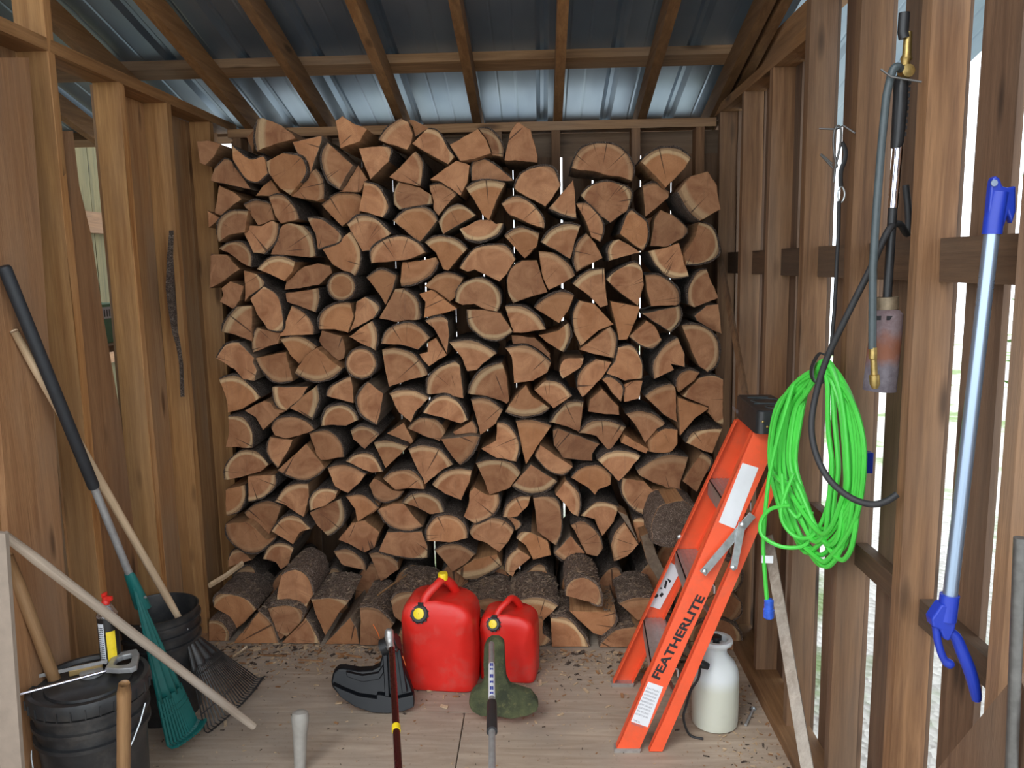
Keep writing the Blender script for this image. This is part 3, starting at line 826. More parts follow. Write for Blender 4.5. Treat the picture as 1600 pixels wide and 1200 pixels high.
LOGINFO = []
def make_log(kind, dep, pts):
    rg = rngL
    cxp = sum(p[0] for p in pts) / len(pts)
    Yf = 3.36 - .02 * (cxp - 740) / 400 + dep / 100 + (rg.uniform(-.022, .022) if kind == 'N' else 0)
    W = []
    for x, y, a in pts:
        p = at(x, y, Y=Yf); W.append([p.x, max(p.z, .004), a])
    # left corner: keep clear of the left wall
    for w in W: w[0] = max(w[0], XL + .003)
    n = len(W)
    # circle through bark points
    arcp = set()
    for i in range(n):
        if W[i][2]: arcp |= {(i - 1) % n, i, (i + 1) % n}
    cen = None
    gx = sum(w[0] for w in W) / n; gz = sum(w[1] for w in W) / n
    ext = max(math.hypot(w[0] - gx, w[1] - gz) for w in W)
    if len(arcp) >= 3:
        cf = circle_fit([(W[i][0], W[i][1]) for i in sorted(arcp)])
        if cf and .7 * ext < cf[2] < 3.2 * ext: cen = cf
    if cen is None:
        if arcp:
            i0 = [i for i in range(n) if W[i][2]][0]; dx = gx - W[i0][0]; dz = gz - W[i0][1]; L = math.hypot(dx, dz) + 1e-6
            cen = (gx + dx / L * ext * .6, gz + dz / L * ext * .6, L + ext * .6)
        else:
            an = rg.uniform(0, 6.28); cen = (gx + math.cos(an) * ext * 1.1, gz + math.sin(an) * ext * 1.1, ext * 9)
    # dense outline; flag each outline point as bark or split
    out = []; sdd = rg.uniform(0, 100)
    full = all(w[2] for w in W)
    for i in range(n):
        a, b = W[i], W[(i + 1) % n]; isarc = a[2] or b[2]
        p0 = W[(i - 1) % n]; p3 = W[(i + 2) % n]
        L = math.hypot(b[0] - a[0], b[1] - a[1]); k = max(1, int(L / .014)) if not isarc else max(2, int(L / .012))
        for j in range(k):
            t_ = j / k
            if isarc:
                A = p0 if a[2] else a; D = p3 if b[2] else b
                q = [.5 * ((2 * a[c]) + (b[c] - A[c]) * t_ + (2 * A[c] - 5 * a[c] + 4 * b[c] - D[c]) * t_ * t_ + (3 * a[c] - 3 * b[c] + D[c] - A[c]) * t_ ** 3) for c in (0, 1)]
            else: q = [a[c] + (b[c] - a[c]) * t_ for c in (0, 1)]
            nx = -(b[1] - a[1]) / (L + 1e-9); nz = (b[0] - a[0]) / (L + 1e-9)
            w_ = noise.noise(Vector((q[0] * 60 + sdd, q[1] * 60, 0))) * (.0022 if not isarc else .0014) + noise.noise(Vector((q[0] * 18 + sdd, q[1] * 18, 5))) * .003
            if j == 0: w_ *= .3
            out.append((q[0] + nx * w_, q[1] + nz * w_, isarc))
    out = clear_of(out, Yf, kind)
    m = len(out)
    Lg = {'N': rg.uniform(.33, .38), 'B': max(.06, 3.355 - Yf - .005 + .0), 'P': .12, 'K': .30, 'S': .22}[kind]
    if kind == 'N': Lg = min(Lg, YB - .004 - Yf)
    if kind == 'B': Lg = rg.uniform(.27, .30)
    if kind == 'B' and gz > .2: Lg = rg.uniform(.25, .29)
    rings = []; ins = .0016
    tap = rg.uniform(.93, .975)
    tx, tz = rg.uniform(-.004, .004), rg.uniform(-.003, .003)
    def ring(y, s, d, w):
        r_ = []
        for (x, z, f) in out:
            vx, vz = x - gx, z - gz; ll = math.hypot(vx, vz) + 1e-6
            e = noise.noise(Vector((x * 40 + sdd, z * 40, y * 6))) * w
            r_.append((x + vx / ll * (e - d) + (s - 1) * vx + tx * (y - Yf) / .36, y, max(z + vz / ll * (e - d) + (s - 1) * vz + tz * (y - Yf) / .36, .002)))
        return r_
    fac = ring(Yf, 1, ins, 0)
    # a slightly domed / ragged face
    fac = [(x, y + noise.noise(Vector((x * 25 + sdd, z * 25, 9))) * .0035, z) for x, y, z in fac]
    rings = [fac, ring(Yf + .0025, 1, 0, 0)] + [ring(Yf + Lg * q, 1 + (tap - 1) * q, 0, .004) for q in (.25, .5, .75)] + [ring(Yf + Lg, tap, .001, .003)]
    V = [p for r_ in rings for p in r_]; F = []; FM = []
    F.append(tuple(range(m))); FM.append(0); F.append(tuple((len(rings) - 1) * m + k for k in range(m - 1, -1, -1))); FM.append(0)
    for i in range(len(rings) - 1):
        for k in range(m):
            k2 = (k + 1) % m
            F.append((i * m + k, i * m + k2, (i + 1) * m + k2, (i + 1) * m + k)); FM.append(1)
    side = M['split'] if rg.random() < .75 else M['split_grey']
    root = obj('split_log' if not full else 'round_log', V, F, None, None, (cen[0], Yf, cen[1]), False, [M['end'] if kind != 'P' else M['split_grey'], side], FM)
    tone = rg.uniform(.70, 1.12) * (.82 if dep > 2 else 1)
    if kind == 'K': root.data.materials[0] = M['dusty_bark']
    Rm = max(math.hypot(o_[0] - cen[0], o_[1] - cen[1]) for o_ in out)
    has_arc = any(o_[2] for o_ in out)
    root.color = (max(cen[2], Rm * .985, .03) if has_arc else 9.0, tone, rg.choice((.15, .35, .6, .85)), 1)
    # bark
    hasb = any(o_[2] for o_ in out)
    if hasb:
        runs = []; idx = [i for i in range(m) if out[i][2]]
        if full: runs = [list(range(m)) + [0]]
        else:
            st_ = [i for i in idx if not out[(i - 1) % m][2]]
            for s_ in st_:
                r_ = [s_]
                while out[(r_[-1] + 1) % m][2]: r_.append((r_[-1] + 1) % m)
                r_.append((r_[-1] + 1) % m); runs.append(r_)
        bv = []; bf = []
        NY = 5 if kind == 'N' else 26
        big = kind in 'BSK'
        th0 = rg.uniform(.004, .009) if not big else .008
        for run in runs:
            if big:   # finer bark on the logs whose sides show
                pass
            b0 = len(bv); K = len(run)
            ys = [Yf + .002 + (Lg - .004) * (q / NY) for q in range(NY + 1)]
            for lay in (0, 1):
                for q, y in enumerate(ys):
                    for ii, i in enumerate(run):
                        x, z, _ = out[i]
                        xp, zp, _ = out[(i - 1) % m]; xn, zn, _ = out[(i + 1) % m]
                        tx_, tz_ = xn - xp, zn - zp; l_ = math.hypot(tx_, tz_) + 1e-9; nx, nz = tz_ / l_, -tx_ / l_
                        if nx * (x - gx) + nz * (z - gz) < 0: nx, nz = -nx, -nz
                        endf = 1.0 if full else min(1, .35 + .65 * min(ii, K - 1 - ii) / 3)
                        if lay == 0: d = -.001
                        else:
                            n1 = noise.noise(Vector((x * 70 + sdd, z * 70, y * 30))); n2 = noise.noise(Vector((x * 180 + sdd, z * 180, y * 90)))
                            d = th0 * (1 + .5 * n1) + (abs(n2) * .004 if big else n2 * .001); d = max(d * endf, .0012)
                        sc = 1 + (tap - 1) * (y - Yf) / Lg
                        yy = y + (noise.noise(Vector((x * 55 + sdd, z * 55, 7))) * .004 if q == 0 and lay == 1 else 0)
                        bv.append((gx + (x - gx) * sc + nx * d + tx * (y - Yf) / .36, yy, max(gz + (z - gz) * sc + nz * d + tz * (y - Yf) / .36, .001)))
            S = (NY + 1) * K
            for lay in (0, 1):
                for q in range(NY):
                    for k in range(K - 1):
                        a = b0 + lay * S + q * K + k; f = (a, a + 1, a + K + 1, a + K); bf.append(f if lay else f[::-1])
            for k in range(K - 1):
                a = b0 + k; bf.append((a, a + 1, a + 1 + S, a + S)); a = b0 + NY * K + k; bf.append((a, a + S, a + 1 + S, a + 1))
            for q in range(NY):
                for k in (0, K - 1):
                    a = b0 + q * K + k; bf.append((a, a + S, a + K + S, a + K) if k == 0 else (a, a + K, a + K + S, a + S))
        obj('bark', bv, bf, M['dusty_bark' if big else 'bark'], root)
    # describe
    area = 0
    for i in range(m):
        a, b = out[i], out[(i + 1) % m]; area += a[0] * b[1] - b[0] * a[1]
    area = abs(area) / 2
    nc = n - sum(1 for w in W if w[2])
    aa = [(w[0] - gx, w[1] - gz) for w in W if w[2]]
    LOGINFO.append(dict(o=root, k=kind, x=gx, z=gz, area=area, full=full, nc=nc, arc=aa, narc=len(aa), ext=ext, tone=tone, R=cen[2], cen=(cen[0] - gx, cen[1] - gz), dep=dep))
    return root

STK.sort(key=lambda s_: s_[1])
for kd, dp, pp in STK: make_log(kd, dp, pp)

# ---- names for the reader: every log described by look and place
ORD = 'first second third fourth fifth sixth seventh eighth ninth tenth eleventh twelfth thirteenth fourteenth fifteenth sixteenth seventeenth eighteenth nineteenth twentieth twenty-first twenty-second twenty-third twenty-fourth twenty-fifth'.split()
main = [d for d in LOGINFO if d['k'] in 'NK' or d['k'] == 'P']; front = [d for d in LOGINFO if d['k'] in 'BS']
areas = sorted(d['area'] for d in LOGINFO)
def look(d):
    sz = 'small' if d['area'] < areas[len(areas) // 4] else ('large' if d['area'] > areas[3 * len(areas) // 4] else 'medium')
    if d['k'] == 'P': return 'dark splintered slab of wood'
    if d['k'] == 'K': return 'log turned with its grey bark to the front'
    if d['full']: return sz + ' unsplit round log'
    if not d['arc']: sh = 'angular' if d['nc'] > 4 else 'triangular'
    elif d['nc'] <= 2 or d['R'] > 0 and math.hypot(*d['cen']) < .3 * d['R']: sh = 'half-round'
    else: sh = 'wedge-shaped'
    tn = ''
    if d['arc']:
        ax_ = sum(a[0] for a in d['arc']); az_ = sum(a[1] for a in d['arc'])
        side = ('right' if ax_ > 0 else 'left') if abs(ax_) > abs(az_) else ('top' if az_ > 0 else 'underside')
        tn = ', bark on its ' + side
    return sz + ' ' + sh + ' split log' + tn
zs_all = [d['z'] for d in main]; NB = 14; z0, z1 = min(zs_all), max(zs_all)
for b in range(NB):
    row = sorted([d for d in main if b == min(NB - 1, int((z1 - d['z']) / (z1 - z0) * NB))], key=lambda d: d['x'])
    for i, d in enumerate(row):
        d['o']['label'] = '%s, %s from left in course %s' % (look(d), ORD[i], ORD[b] if b < NB - 1 else 'lowest')
        d['o']['label'] = '%s, %s from left, %s course down' % (look(d), ORD[i], ORD[b])
        d['o']['category'] = 'firewood'; d['o']['group'] = 'split logs stacked against the rear wall'
up = sorted([d for d in front if d['z'] > .14], key=lambda d: d['x']); lo = sorted([d for d in front if d['z'] <= .14], key=lambda d: d['x'])
for nm, row in (('upper row before the stack', up), ('floor row before the stack', lo)):
    for i, d in enumerate(row):
        d['o']['label'] = '%s, %s from left, %s' % (look(d).replace(' split log', ' log end'), ORD[i], nm)
        d['o']['category'] = 'firewood'; d['o']['group'] = 'bark-backed logs lying in front of the stack'

# ================================================================ RIGHT-HAND THINGS
M['orange'] = plain('orange_fibreglass', (.86, .105, .035), .42, 0, 0, .06, 12, (.25, .12, .08, .25))
M['alu'] = plain('scuffed_aluminium', (.50, .49, .48), .42, .75, 0, .15, 60)
M['zinc'] = plain('zinc_plated_steel', (.56, .60, .62), .35, .8, 0, .12, 80)
M['black_plastic'] = plain('black_plastic', (.018, .019, .021), .38, 0, 0, .2, 40)
M['black_rubber'] = plain('black_rubber', (.022, .022, .024), .6, 0, 0, .2, 40)
M['label_white'] = plain('white_label', (.74, .76, .80), .5, 0, 0, .04, 20)
M['ink'] = plain('black_print', (.015, .015, .018), .5)
M['grey_ink'] = plain('grey_print', (.22, .22, .25), .6)
M['green_cord'] = plain('lime_green_cord', (.075, .60, .07), .38, 0, 0, .08, 10)
M['blue_plastic'] = plain('blue_plastic', (.012, .035, .34), .35, 0, 0, .12, 10)
M['blue_clear'] = plain('translucent_blue_plug', (.04, .12, .62), .2, 0, 0, .2, 60)
M['brass'] = plain('old_brass', (.42, .30, .11), .38, .85, 0, .3, 60)
M['brass_dull'] = plain('dull_brass_collar', (.23, .18, .12), .5, .6, 0, .3, 60)
M['dark_steel'] = plain('dark_steel_wire', (.13, .125, .12), .45, .6, 0, .2, 60)
M['chrome'] = plain('bright_tube', (.75, .74, .82), .14, 1.0, 0, .04, 20)
M['blue_silver'] = plain('silver_blue_pole', (.36, .46, .62), .30, .8, 0, .02, 2)
M['hose_grey'] = plain('grey_rubber_hose', (.055, .072, .078), .42, 0, 0, .15, 50)
t = NT('rusted_burner'); g1 = t.noise(t.coord(), 26, 6, .7); g2 = t.noise(t.coord(), 22, 4, .6); tcz = t.n('ShaderNodeTexCoord'); sz = t.n('ShaderNodeSeparateXYZ'); t.l(tcz.outputs['Object'], sz.inputs[0])
zz_ = t.math('ADD', sz.outputs[2], t.math('MULTIPLY', g2, .06))
band = t.math('MULTIPLY', t.mapr(zz_, .085, .115, 0, 1), t.mapr(zz_, .135, .17, 1, .25))
c = t.mix(t.mapr(g1, .35, .7, 0, 1), (.12, .10, .12), (.26, .24, .27)); c = t.mix(t.math('MULTIPLY', band, .8), c, (.26, .085, .03)); t.bump(g1, .5, .003)
M['rust'] = t.set(c, .75, .35)
t = NT('milky_polyethylene'); sp_ = t.n('ShaderNodeSeparateXYZ'); tc_ = t.n('ShaderNodeTexCoord'); t.l(tc_.outputs['Object'], sp_.inputs[0])
lv = t.mapr(sp_.outputs[2], .145, .185, 0, 1); nn = t.noise(t.coord(), 12, 5, .6)
c = t.mix(lv, (.70, .72, .62), (.80, .85, .86)); c = t.mix(t.mapr(nn, .55, .75, 0, .35), c, (.50, .50, .46))
M['jug'] = t.set(c, .38, 0, Transmission_Weight=.12)
t.b.inputs['Subsurface Weight'].default_value = .25; t.b.inputs['Subsurface Radius'].default_value = (.05, .05, .04)

def text(name, s, org, U, V, size, mat, parent, depth=.0004, width=None, bold=.0):
    cu = bpy.data.curves.new(name, 'FONT'); cu.body = s; cu.size = size; cu.extrude = 0; cu.offset = bold; cu.align_y = 'BOTTOM_BASELINE'
    tmp = bpy.data.objects.new(name, cu); COL.objects.link(tmp)
    dg = bpy.context.evaluated_depsgraph_get(); dg.update(); me = bpy.data.meshes.new_from_object(tmp.evaluated_get(dg)); bpy.data.objects.remove(tmp)
    U = Vector(U).normalized(); V = Vector(V).normalized(); W = U.cross(V)
    xs = [v.co.x for v in me.vertices]; k = (width / (max(xs) - min(xs))) if width and xs else 1
    org = Vector(org); vs = [org + U * v.co.x * k + V * v.co.y + W * depth for v in me.vertices]; fs = [tuple(p.vertices) for p in me.polygons]
    bpy.data.meshes.remove(me)
    return obj(name, vs, fs, mat, parent)

# ---------------------------------------------------------------- step ladder, folded, leaning on the right wall
def cut(a, b):   # extend the line a->b down to the floor
    k = (a.z - .004) / (a.z - b.z); return a + (b - a) * k
YN0, YN1, YF0, YF1 = 2.455, 2.36, 2.70, 2.805      # near top/bottom, far top/bottom
nl = [at(1175.5, 676, Y=YN0), at(979, 1133, Y=YN1 + .02)]; nr = [at(1220.5, 676, Y=YN0), at(1016, 1133, Y=YN1 + .02)]
fl = [at(1147, 655, Y=YF0), at(957, 1062, Y=YF1)]; fr = [fl[0] + (nr[0] - nl[0]), fl[1] + (nr[1] - nl[1]) * .98]
ladder = thing('step_ladder', 'orange fibreglass step ladder folded up and leaning against the right-hand studs', 'ladder', (.45, 2.58, 0))
NL = (nl[0], cut(*nl)); NR = (nr[0], cut(*nr)); FL = (fl[0], cut(*fl)); FR = (fr[0], cut(*fr))
def channel(L, R, side, fl_d, name, parent=None, thick=.004):
    """web between two edge lines, flanges turned inward (side = +1 towards +Y)"""
    root = ladder
    d = Vector((0, side, 0)); m = MB()
    a, b = L; c, e = R
    n = (c - a).normalized()
    m.hexa([b, e, e + d * thick, b + d * thick, a, c, c + d * thick, a + d * thick])
    m.hexa([b, b + n * thick, b + n * thick + d * fl_d, b + d * fl_d, a, a + n * thick, a + n * thick + d * fl_d, a + d * fl_d])
    m.hexa([e - n * thick, e, e + d * fl_d, e - n * thick + d * fl_d, c - n * thick, c, c + d * fl_d, c - n * thick + d * fl_d])
    return m.build(name, M['orange'], root)
near_rail = channel(NL, NR, 1, .026, 'front_rail'); far_rail = channel(FL, FR, -1, .026, 'front_rail')
rl = [at(1232.5, 676, Y=YN0), at(1032, 1133, Y=YN1 + .02)]; rr_ = [at(1251.5, 676, Y=YN0), at(1053, 1133, Y=YN1 + .02)]
channel((rl[0], cut(*rl)), (rr_[0], cut(*rr_)), 1, .02, 'rear_rail')
sh = fl[0] - nl[0]; sh1 = fl[1] - nl[1]
channel((rl[0] + sh, cut(rl[0] + sh, rl[1] + sh1)), (rr_[0] + sh, cut(rr_[0] + sh, rr_[1] + sh1)), -1, .02, 'rear_rail')
# rear cross braces (thin horizontal bars between the rear rails)
for t_ in (.3, .62, .9):
    a = rl[0] + (rl[1] - rl[0]) * t_ + Vector((.012, .004, 0)); b = rl[0] + sh + (rl[1] + sh1 - rl[0] - sh) * t_ + Vector((.012, -.004, 0))
    m = MB(); m.tube([a, b], .008, 6); m.build('rear_brace', M['alu'], ladder)
U = (NL[0] - NL[1]).normalized(); V = (nl[0] - nr[0]).normalized(); V = (V - U * V.dot(U)).normalized()
# aluminium steps
def on_line(L, py):
    lo, hi = 0., 1.
    for _ in range(40):
        mid = (lo + hi) / 2; p = L[0] + (L[1] - L[0]) * mid; q = ROT.inverted() @ (p - CAMP); y = 600 - 1250 * q.y / -q.z
        if y < py: lo = mid
        else: hi = mid
    return lo
for py in (747, 857, 964):
    t_ = on_line(FL, py)
    A = FL[0] + (FL[1] - FL[0]) * t_; B = NL[0] + (NL[1] - NL[0]) * t_; w = (NR[0] - NL[0]).length * .98
    B = Vector((B.x, B.y, A.z)); A = A + Vector((.003, -.006, 0)); B = B + Vector((.003, .006, 0)); W = Vector((w, 0, 0)); H = Vector((0, 0, -1))
    m = MB()
    m.hexa([B + H * .004, B + W + H * .004, A + W + H * .004, A + H * .004, B, B + W, A + W, A])
    m.hexa([B + H * .058, B + Vector((.004, 0, 0)) + H * .058, A + Vector((.004, 0, 0)) + H * .058, A + H * .058, B, B + Vector((.004, 0, 0)), A + Vector((.004, 0, 0)), A])
    m.hexa([B + W - Vector((.004, 0, 0)) + H * .03, B + W + H * .03, A + W + H * .03, A + W - Vector((.004, 0, 0)) + H * .03, B + W - Vector((.004, 0, 0)), B + W, A + W, A + W - Vector((.004, 0, 0))])
    for q in range(5):
        o_ = Vector((w * (.16 + .17 * q), 0, 0)); m.hexa([B + o_, B + o_ + Vector((.004, 0, 0)), A + o_ + Vector((.004, 0, 0)), A + o_, B + o_ + Vector((0, 0, .0015)), B + o_ + Vector((.004, 0, .0015)), A + o_ + Vector((.004, 0, .0015)), A + o_ + Vector((0, 0, .0015))])
    m.build('step', M['alu'], ladder)
# feet
for (L, R) in ((FL, FR), (NL, NR)):
    a, b = L[1], R[1]; m = MB(); s_ = -1 if L is FL else 1
    m.hexa([(a.x - .004, a.y - .002 * s_, 0), (b.x + .004, b.y - .002 * s_, 0), (b.x + .004, b.y + .03 * s_, 0), (a.x - .004, a.y + .03 * s_, 0),
            (a.x - .002, a.y - .002 * s_, .014), (b.x + .008, b.y - .002 * s_, .014), (b.x + .008, b.y + .03 * s_, .014), (a.x - .002, a.y + .03 * s_, .014)])
    m.build('foot', M['alu'], ladder)
# black top cap with moulded tray
zc = at(1184, 642, Y=2.425).z; xa = at(1184, 642, Y=2.425).x; xb = min(xa + .145, XR - .002); cap = MB()
y0c, y1c = 2.425, 2.735; xl0 = at(1155, 623, Z=zc).x
def ringc(z, g):
    pts = []
    for (cx_, cy_, a0) in ((xa + .02, y0c + .02, 180), (xb - .012, y0c + .012, 270), (xb - .012, y1c - .02, 0), (xl0 + .03, y1c - .02, 90)):
        r_ = .02 if cx_ < xa + .05 else .012
        for k in range(4):
            an = rad(a0 + 30 * k); pts.append((cx_ + (r_ + g) * math.cos(an), cy_ + (r_ + g) * math.sin(an), z))
    return pts
cap.loft([ringc(zc - .072, .004), ringc(zc - .004, .0), ringc(zc, -.004)])
capo = cap.build('top_cap', M['black_plastic'], ladder, True)
m = MB()
m.lathe([(.05, 0), (.05, .003), (.044, .003), (.044, .0)], (xa + .075, 2.60, zc - .001), n=24)
m.lathe([(.03, 0), (.03, .003), (.025, .003), (.025, .0)], (xa + .07, 2.49, zc - .001), n=20)
m.box(xa + .02, xb - .02, 2.545, 2.551, zc, zc + .003); m.box(xa + .03, xb - .03, 2.665, 2.671, zc, zc + .003)
m.build('tray_rim', M['hose_grey'], capo)
for (px, py) in ((1192, 659), (1213, 659), (1199, 667), (1246, 661)):
    c_ = at(px, py, Y=y0c - .003); m = MB(); m.lathe([(.0045, 0), (.0035, .003), (0.001, .004)], c_, (0, -1, 0), 10); m.build('rivet', M['brass'], capo)
text('cap_lettering', 'WERNER', at(1150, 640, X=at(1150, 640, Y=2.66).x) , (0, -1, -.02), (0, 0, 1), .02, M['grey_ink'], capo, .012)
# spreader braces
def flatbar(name, p, q, w, th=.004, parent=ladder, mat='zinc'):
    a, b = at(*p), at(*q); d = (b - a).normalized(); v = Vector((0, 1, 0)); u = d.cross(v).normalized(); m = MB()
    m.obox((a + b) / 2, u * w / 2, v * th / 2, (b - a) / 2)
    return m.build(name, M[mat], parent)
sb = flatbar('spreader', (1098, 896, YN1 + .035), (1176, 804, YN1 + .052), .024); sb2 = flatbar('spreader', (1146, 888, YN1 + .03), (1160, 816, YN1 + .045), .022)
for (px, py, par) in ((1101, 893, sb), (1146, 887, sb2), (1160, 820, sb), (1062, 839, ladder)):
    c_ = at(px, py, Y=(YN1 + .03 if par is not ladder else 2.735)); m = MB(); m.lathe([(.009, 0), (.008, .004), (.003, .007)], c_, (0, -1, 0), 12); m.build('rivet', M['zinc'], par)
# labels and lettering on the rails
def rail_quad(name, P, Ys, mat, parent, off=.0012):
    m = MB(); v = [at(x, y, Y=Ys(y)) + Vector((0, -off, 0)) for x, y in P]; m.prism(v, (0, .0008, 0)); return m.build(name, mat, parent)
def ynear(py):
    t_ = on_line(NL, py); return (NL[0] + (NL[1] - NL[0]) * t_).y
lb = rail_quad('blank_label', [(1160, 723), (1185, 731), (1148, 826), (1123, 816)], ynear, M['label_white'], near_rail)
lb2 = rail_quad('warning_label', [(1013, 1065), (1036, 1073), (1012, 1136), (986, 1127)], ynear, M['label_white'], near_rail)
a = at(1010, 1071, Y=ynear(1071)); b = at(1032, 1079, Y=ynear(1075)); d_ = (b - a); dn = -U
lines = ['CAUTION', 'DANGER FAILURE TO READ', 'AND FOLLOW INSTRUCTIONS', 'ON LADDER MAY RESULT IN', 'INJURIES OR DEATH', 'DO NOT STAND ABOVE', 'SECOND STEP FROM TOP', 'METAL PARTS CONDUCT', 'ELECTRICITY USE CARE', '', 'TYPE IA', 'MADE IN USA']
for i, s_ in enumerate(lines):
    if s_: text('fine_print', s_, a + d_ * .06 + dn * (.008 + .0115 * i), d_, U, .008, M['grey_ink'], lb2, .0022, d_.length * .86 if i != 10 else d_.length * .5)
yf = lambda py: (FL[0] + (FL[1] - FL[0]) * on_line(FL, py)).y - .0052
lb3 = rail_quad('safety_label', [(1047, 878), (1062, 888), (1060, 898), (1031, 952), (1012, 946)], yf, M['label_white'], far_rail)
for q in ([(1037, 918), (1040, 906), (1043, 908), (1040, 920)], [(1030, 930), (1034, 925), (1037, 928), (1033, 933)], [(1022, 932), (1027, 927), (1029, 931), (1024, 935)], [(1042, 903), (1049, 907), (1046, 911)], [(1030, 920), (1033, 917), (1035, 920)]):
    rail_quad('pictogram', q, yf, M['ink'], lb3, .0022)
p0 = at(1029, 1063, Y=ynear(1063)); p1 = at(1101, 934, Y=ynear(934)); pt0 = at(1016, 1058, Y=ynear(1058))
text('lettering', 'FEATHERLITE', p0, p1 - p0, V, (V.dot(pt0 - p0)) * 1.18 + .004, M['ink'], near_rail, .0014, (p1 - p0).length, .0012)

# ---------------------------------------------------------------- white pump sprayer jug
cj = at(1109, 1128, Z=0); cj = Vector((.575, 2.545, 0)); jr = .077
jug = thing('pump_sprayer', 'milky white garden sprayer jug, half full, standing behind the orange ladder', 'sprayer', cj)
m = MB(); m.lathe([(.066, 0), (jr - .002, .006), (jr, .02), (jr + .001, .13), (jr, .175), (jr - .004, .20), (jr - .014, .222), (jr - .030, .240), (.040, .250), (.036, .258), (.036, .285)], cj, n=40)
m.build('tank', M['jug'], jug, True)
m = MB(); m.lathe([(.040, .283), (.052, .288), (.055, .297), (.052, .305), (.040, .305), (.037, .298), (.034, .27)], cj, n=36, caps=False); m.build('funnel_collar', M['jug'], jug, True)
m = MB(); m.lathe([(.030, .262), (.030, .280), (.012, .284), (.010, .30), (.018, .302), (.018, .312), (.006, .315)], cj, n=20); m.build('pump_cap', M['black_plastic'], jug, True)
m = MB(); hp = at(1098, 1038, Y=2.47); m.tube([hp + Vector((-.012, 0, .01)), hp, hp + Vector((.018, .0, -.008))], [.010, .014, .011], 12); m.build('hose_nut', M['black_plastic'], jug, True)
m = MB(); m.tube(spline([at(1094, 1040, Y=2.47), at(1091, 1060, Y=2.46), at(1080, 1078, Y=2.45), at(1073, 1100, Y=2.45), at(1068, 1122, Y=2.44), (cj.x - .10, 2.46, .008), (cj.x - .06, 2.44, .006)], 6), .0042, 8); m.build('hose', M['black_rubber'], jug, True)
# small bolt on the floor
bp, bq = at(1177, 1108, Z=.006), at(1165, 1133, Z=.006)
m = MB(); m.tube([bp, bq], .005, 8); m.lathe([(.009, 0), (.009, .006)], bp, (bp - bq), 6); o = m.build('bolt', M['zinc']); tag(o, 'loose steel bolt lying on the floor right of the white sprayer', 'bolt')

# ---------------------------------------------------------------- green extension cord coil
def Yc(px): return 2.33 + (px - 1195) / 155 * (1.90 - 2.33)
cord = thing('extension_cord', 'bright lime green extension cord coiled and hung on the studs by a black strap', 'cord', at(1275, 880, Y=2.1))
rg = random.Random(3); Pc = []; top = [(1282, 572)]
loops = [(1203, 1350, 872), (1214, 1342, 862), (1222, 1330, 878), (1235, 1322, 845), (1210, 1346, 836), (1228, 1338, 855), (1243, 1310, 822), (1218, 1300, 840), (1232, 1345, 868), (1205, 1325, 828), (1225, 1336, 880), (1212, 1341, 858), (1238, 1348, 842)]
for k, (xl, xr, yb) in enumerate(loops):
    tx_ = 1284 + rg.uniform(-6, 8); ty_ = 562 + rg.uniform(0, 22); dY = rg.uniform(-.022, .022)
    xm = (xl + xr) / 2 + rg.uniform(-14, 26)
    yo = [rg.uniform(-12, 12) for _ in range(6)]
    for (x, y) in ((tx_, ty_), (tx_ + (xr - tx_) * .55, ty_ + 32), (xr - 6, 660 + yo[0]), (xr, 740 + yo[1]), (xr - (xr - xm) * .22, yb - 55 + yo[2] * .4), (xm + 12, yb - 3), (xm - 10, yb), (xm - (xm - xl) * .72, yb - 65 + yo[3]), (xl, 730 + yo[4]), (xl + 8, 650 + yo[5]), (tx_ - (tx_ - xl) * .55, ty_ + 34)):
        x = max(x, 1203) if y > 620 else x
        yy = Yc(x) + dY; Pc.append(at(x, y, Y=yy))
m = MB(); m.tube(spline(Pc, 5), .0066, 8); m.build('coil', M['green_cord'], cord, True)
m = MB()
m.tube(spline(pts3([(1240, 600, 2.18), (1214, 690, 2.22), (1200, 760, 2.24), (1193, 840, 2.25), (1194, 880, 2.25), (1199, 945, 2.25)]), 6), .0062, 8)
m.tube(spline(pts3([(1222, 740, 2.19), (1226, 780, 2.18), (1245, 808, 2.16), (1256, 790, 2.15), (1262, 800, 2.14)]), 6), .0058, 8)
m.tube(spline(pts3([(1235, 790, 2.16), (1205, 795, 2.2), (1189, 815, 2.22), (1192, 838, 2.2), (1225, 855, 2.17), (1262, 848, 2.14), (1268, 800, 2.13)]), 6), .0058, 8)
m.tube(spline(pts3([(1240, 740, 2.17), (1220, 800, 2.18), (1238, 835, 2.16), (1268, 838, 2.12), (1290, 800, 2.1), (1300, 740, 2.06)]), 6), .0058, 8)
m.build('loose_loop', M['green_cord'], cord, True)
pl_ = at(1201, 958, Y=2.25); m = MB(); m.lathe([(.008, .045), (.014, .04), (.014, .014), (.016, .012), (.016, -.012), (.012, -.016)], pl_, n=14); m.build('plug', M['blue_clear'], cord, True)
m = MB(); m.obox(at(1199, 874, Y=2.245), (.016, -.002, 0), (0, .001, 0), (0, 0, .011)); m.build('cord_tag', M['label_white'], cord)
m = MB(); m.obox(at(1356, 722, Y=1.98), (.008, .0, 0), (0, .012, 0), (0, 0, .026)); m.build('socket_end', M['blue_plastic'], cord)
m = MB(); S_ = spline(pts3([(1289, 556, 2.10), (1280, 553, 2.10), (1271, 566, 2.09), (1267, 582, 2.08), (1271, 596, 2.07), (1281, 600, 2.06), (1290, 590, 2.07)]), 6)
for i, p in enumerate(S_): m.v += [tuple(p + Vector((.0, -.012, 0))), tuple(p + Vector((.0, .012, 0))), tuple(p + Vector((.003, .012, .003))), tuple(p + Vector((.003, -.012, .003)))]
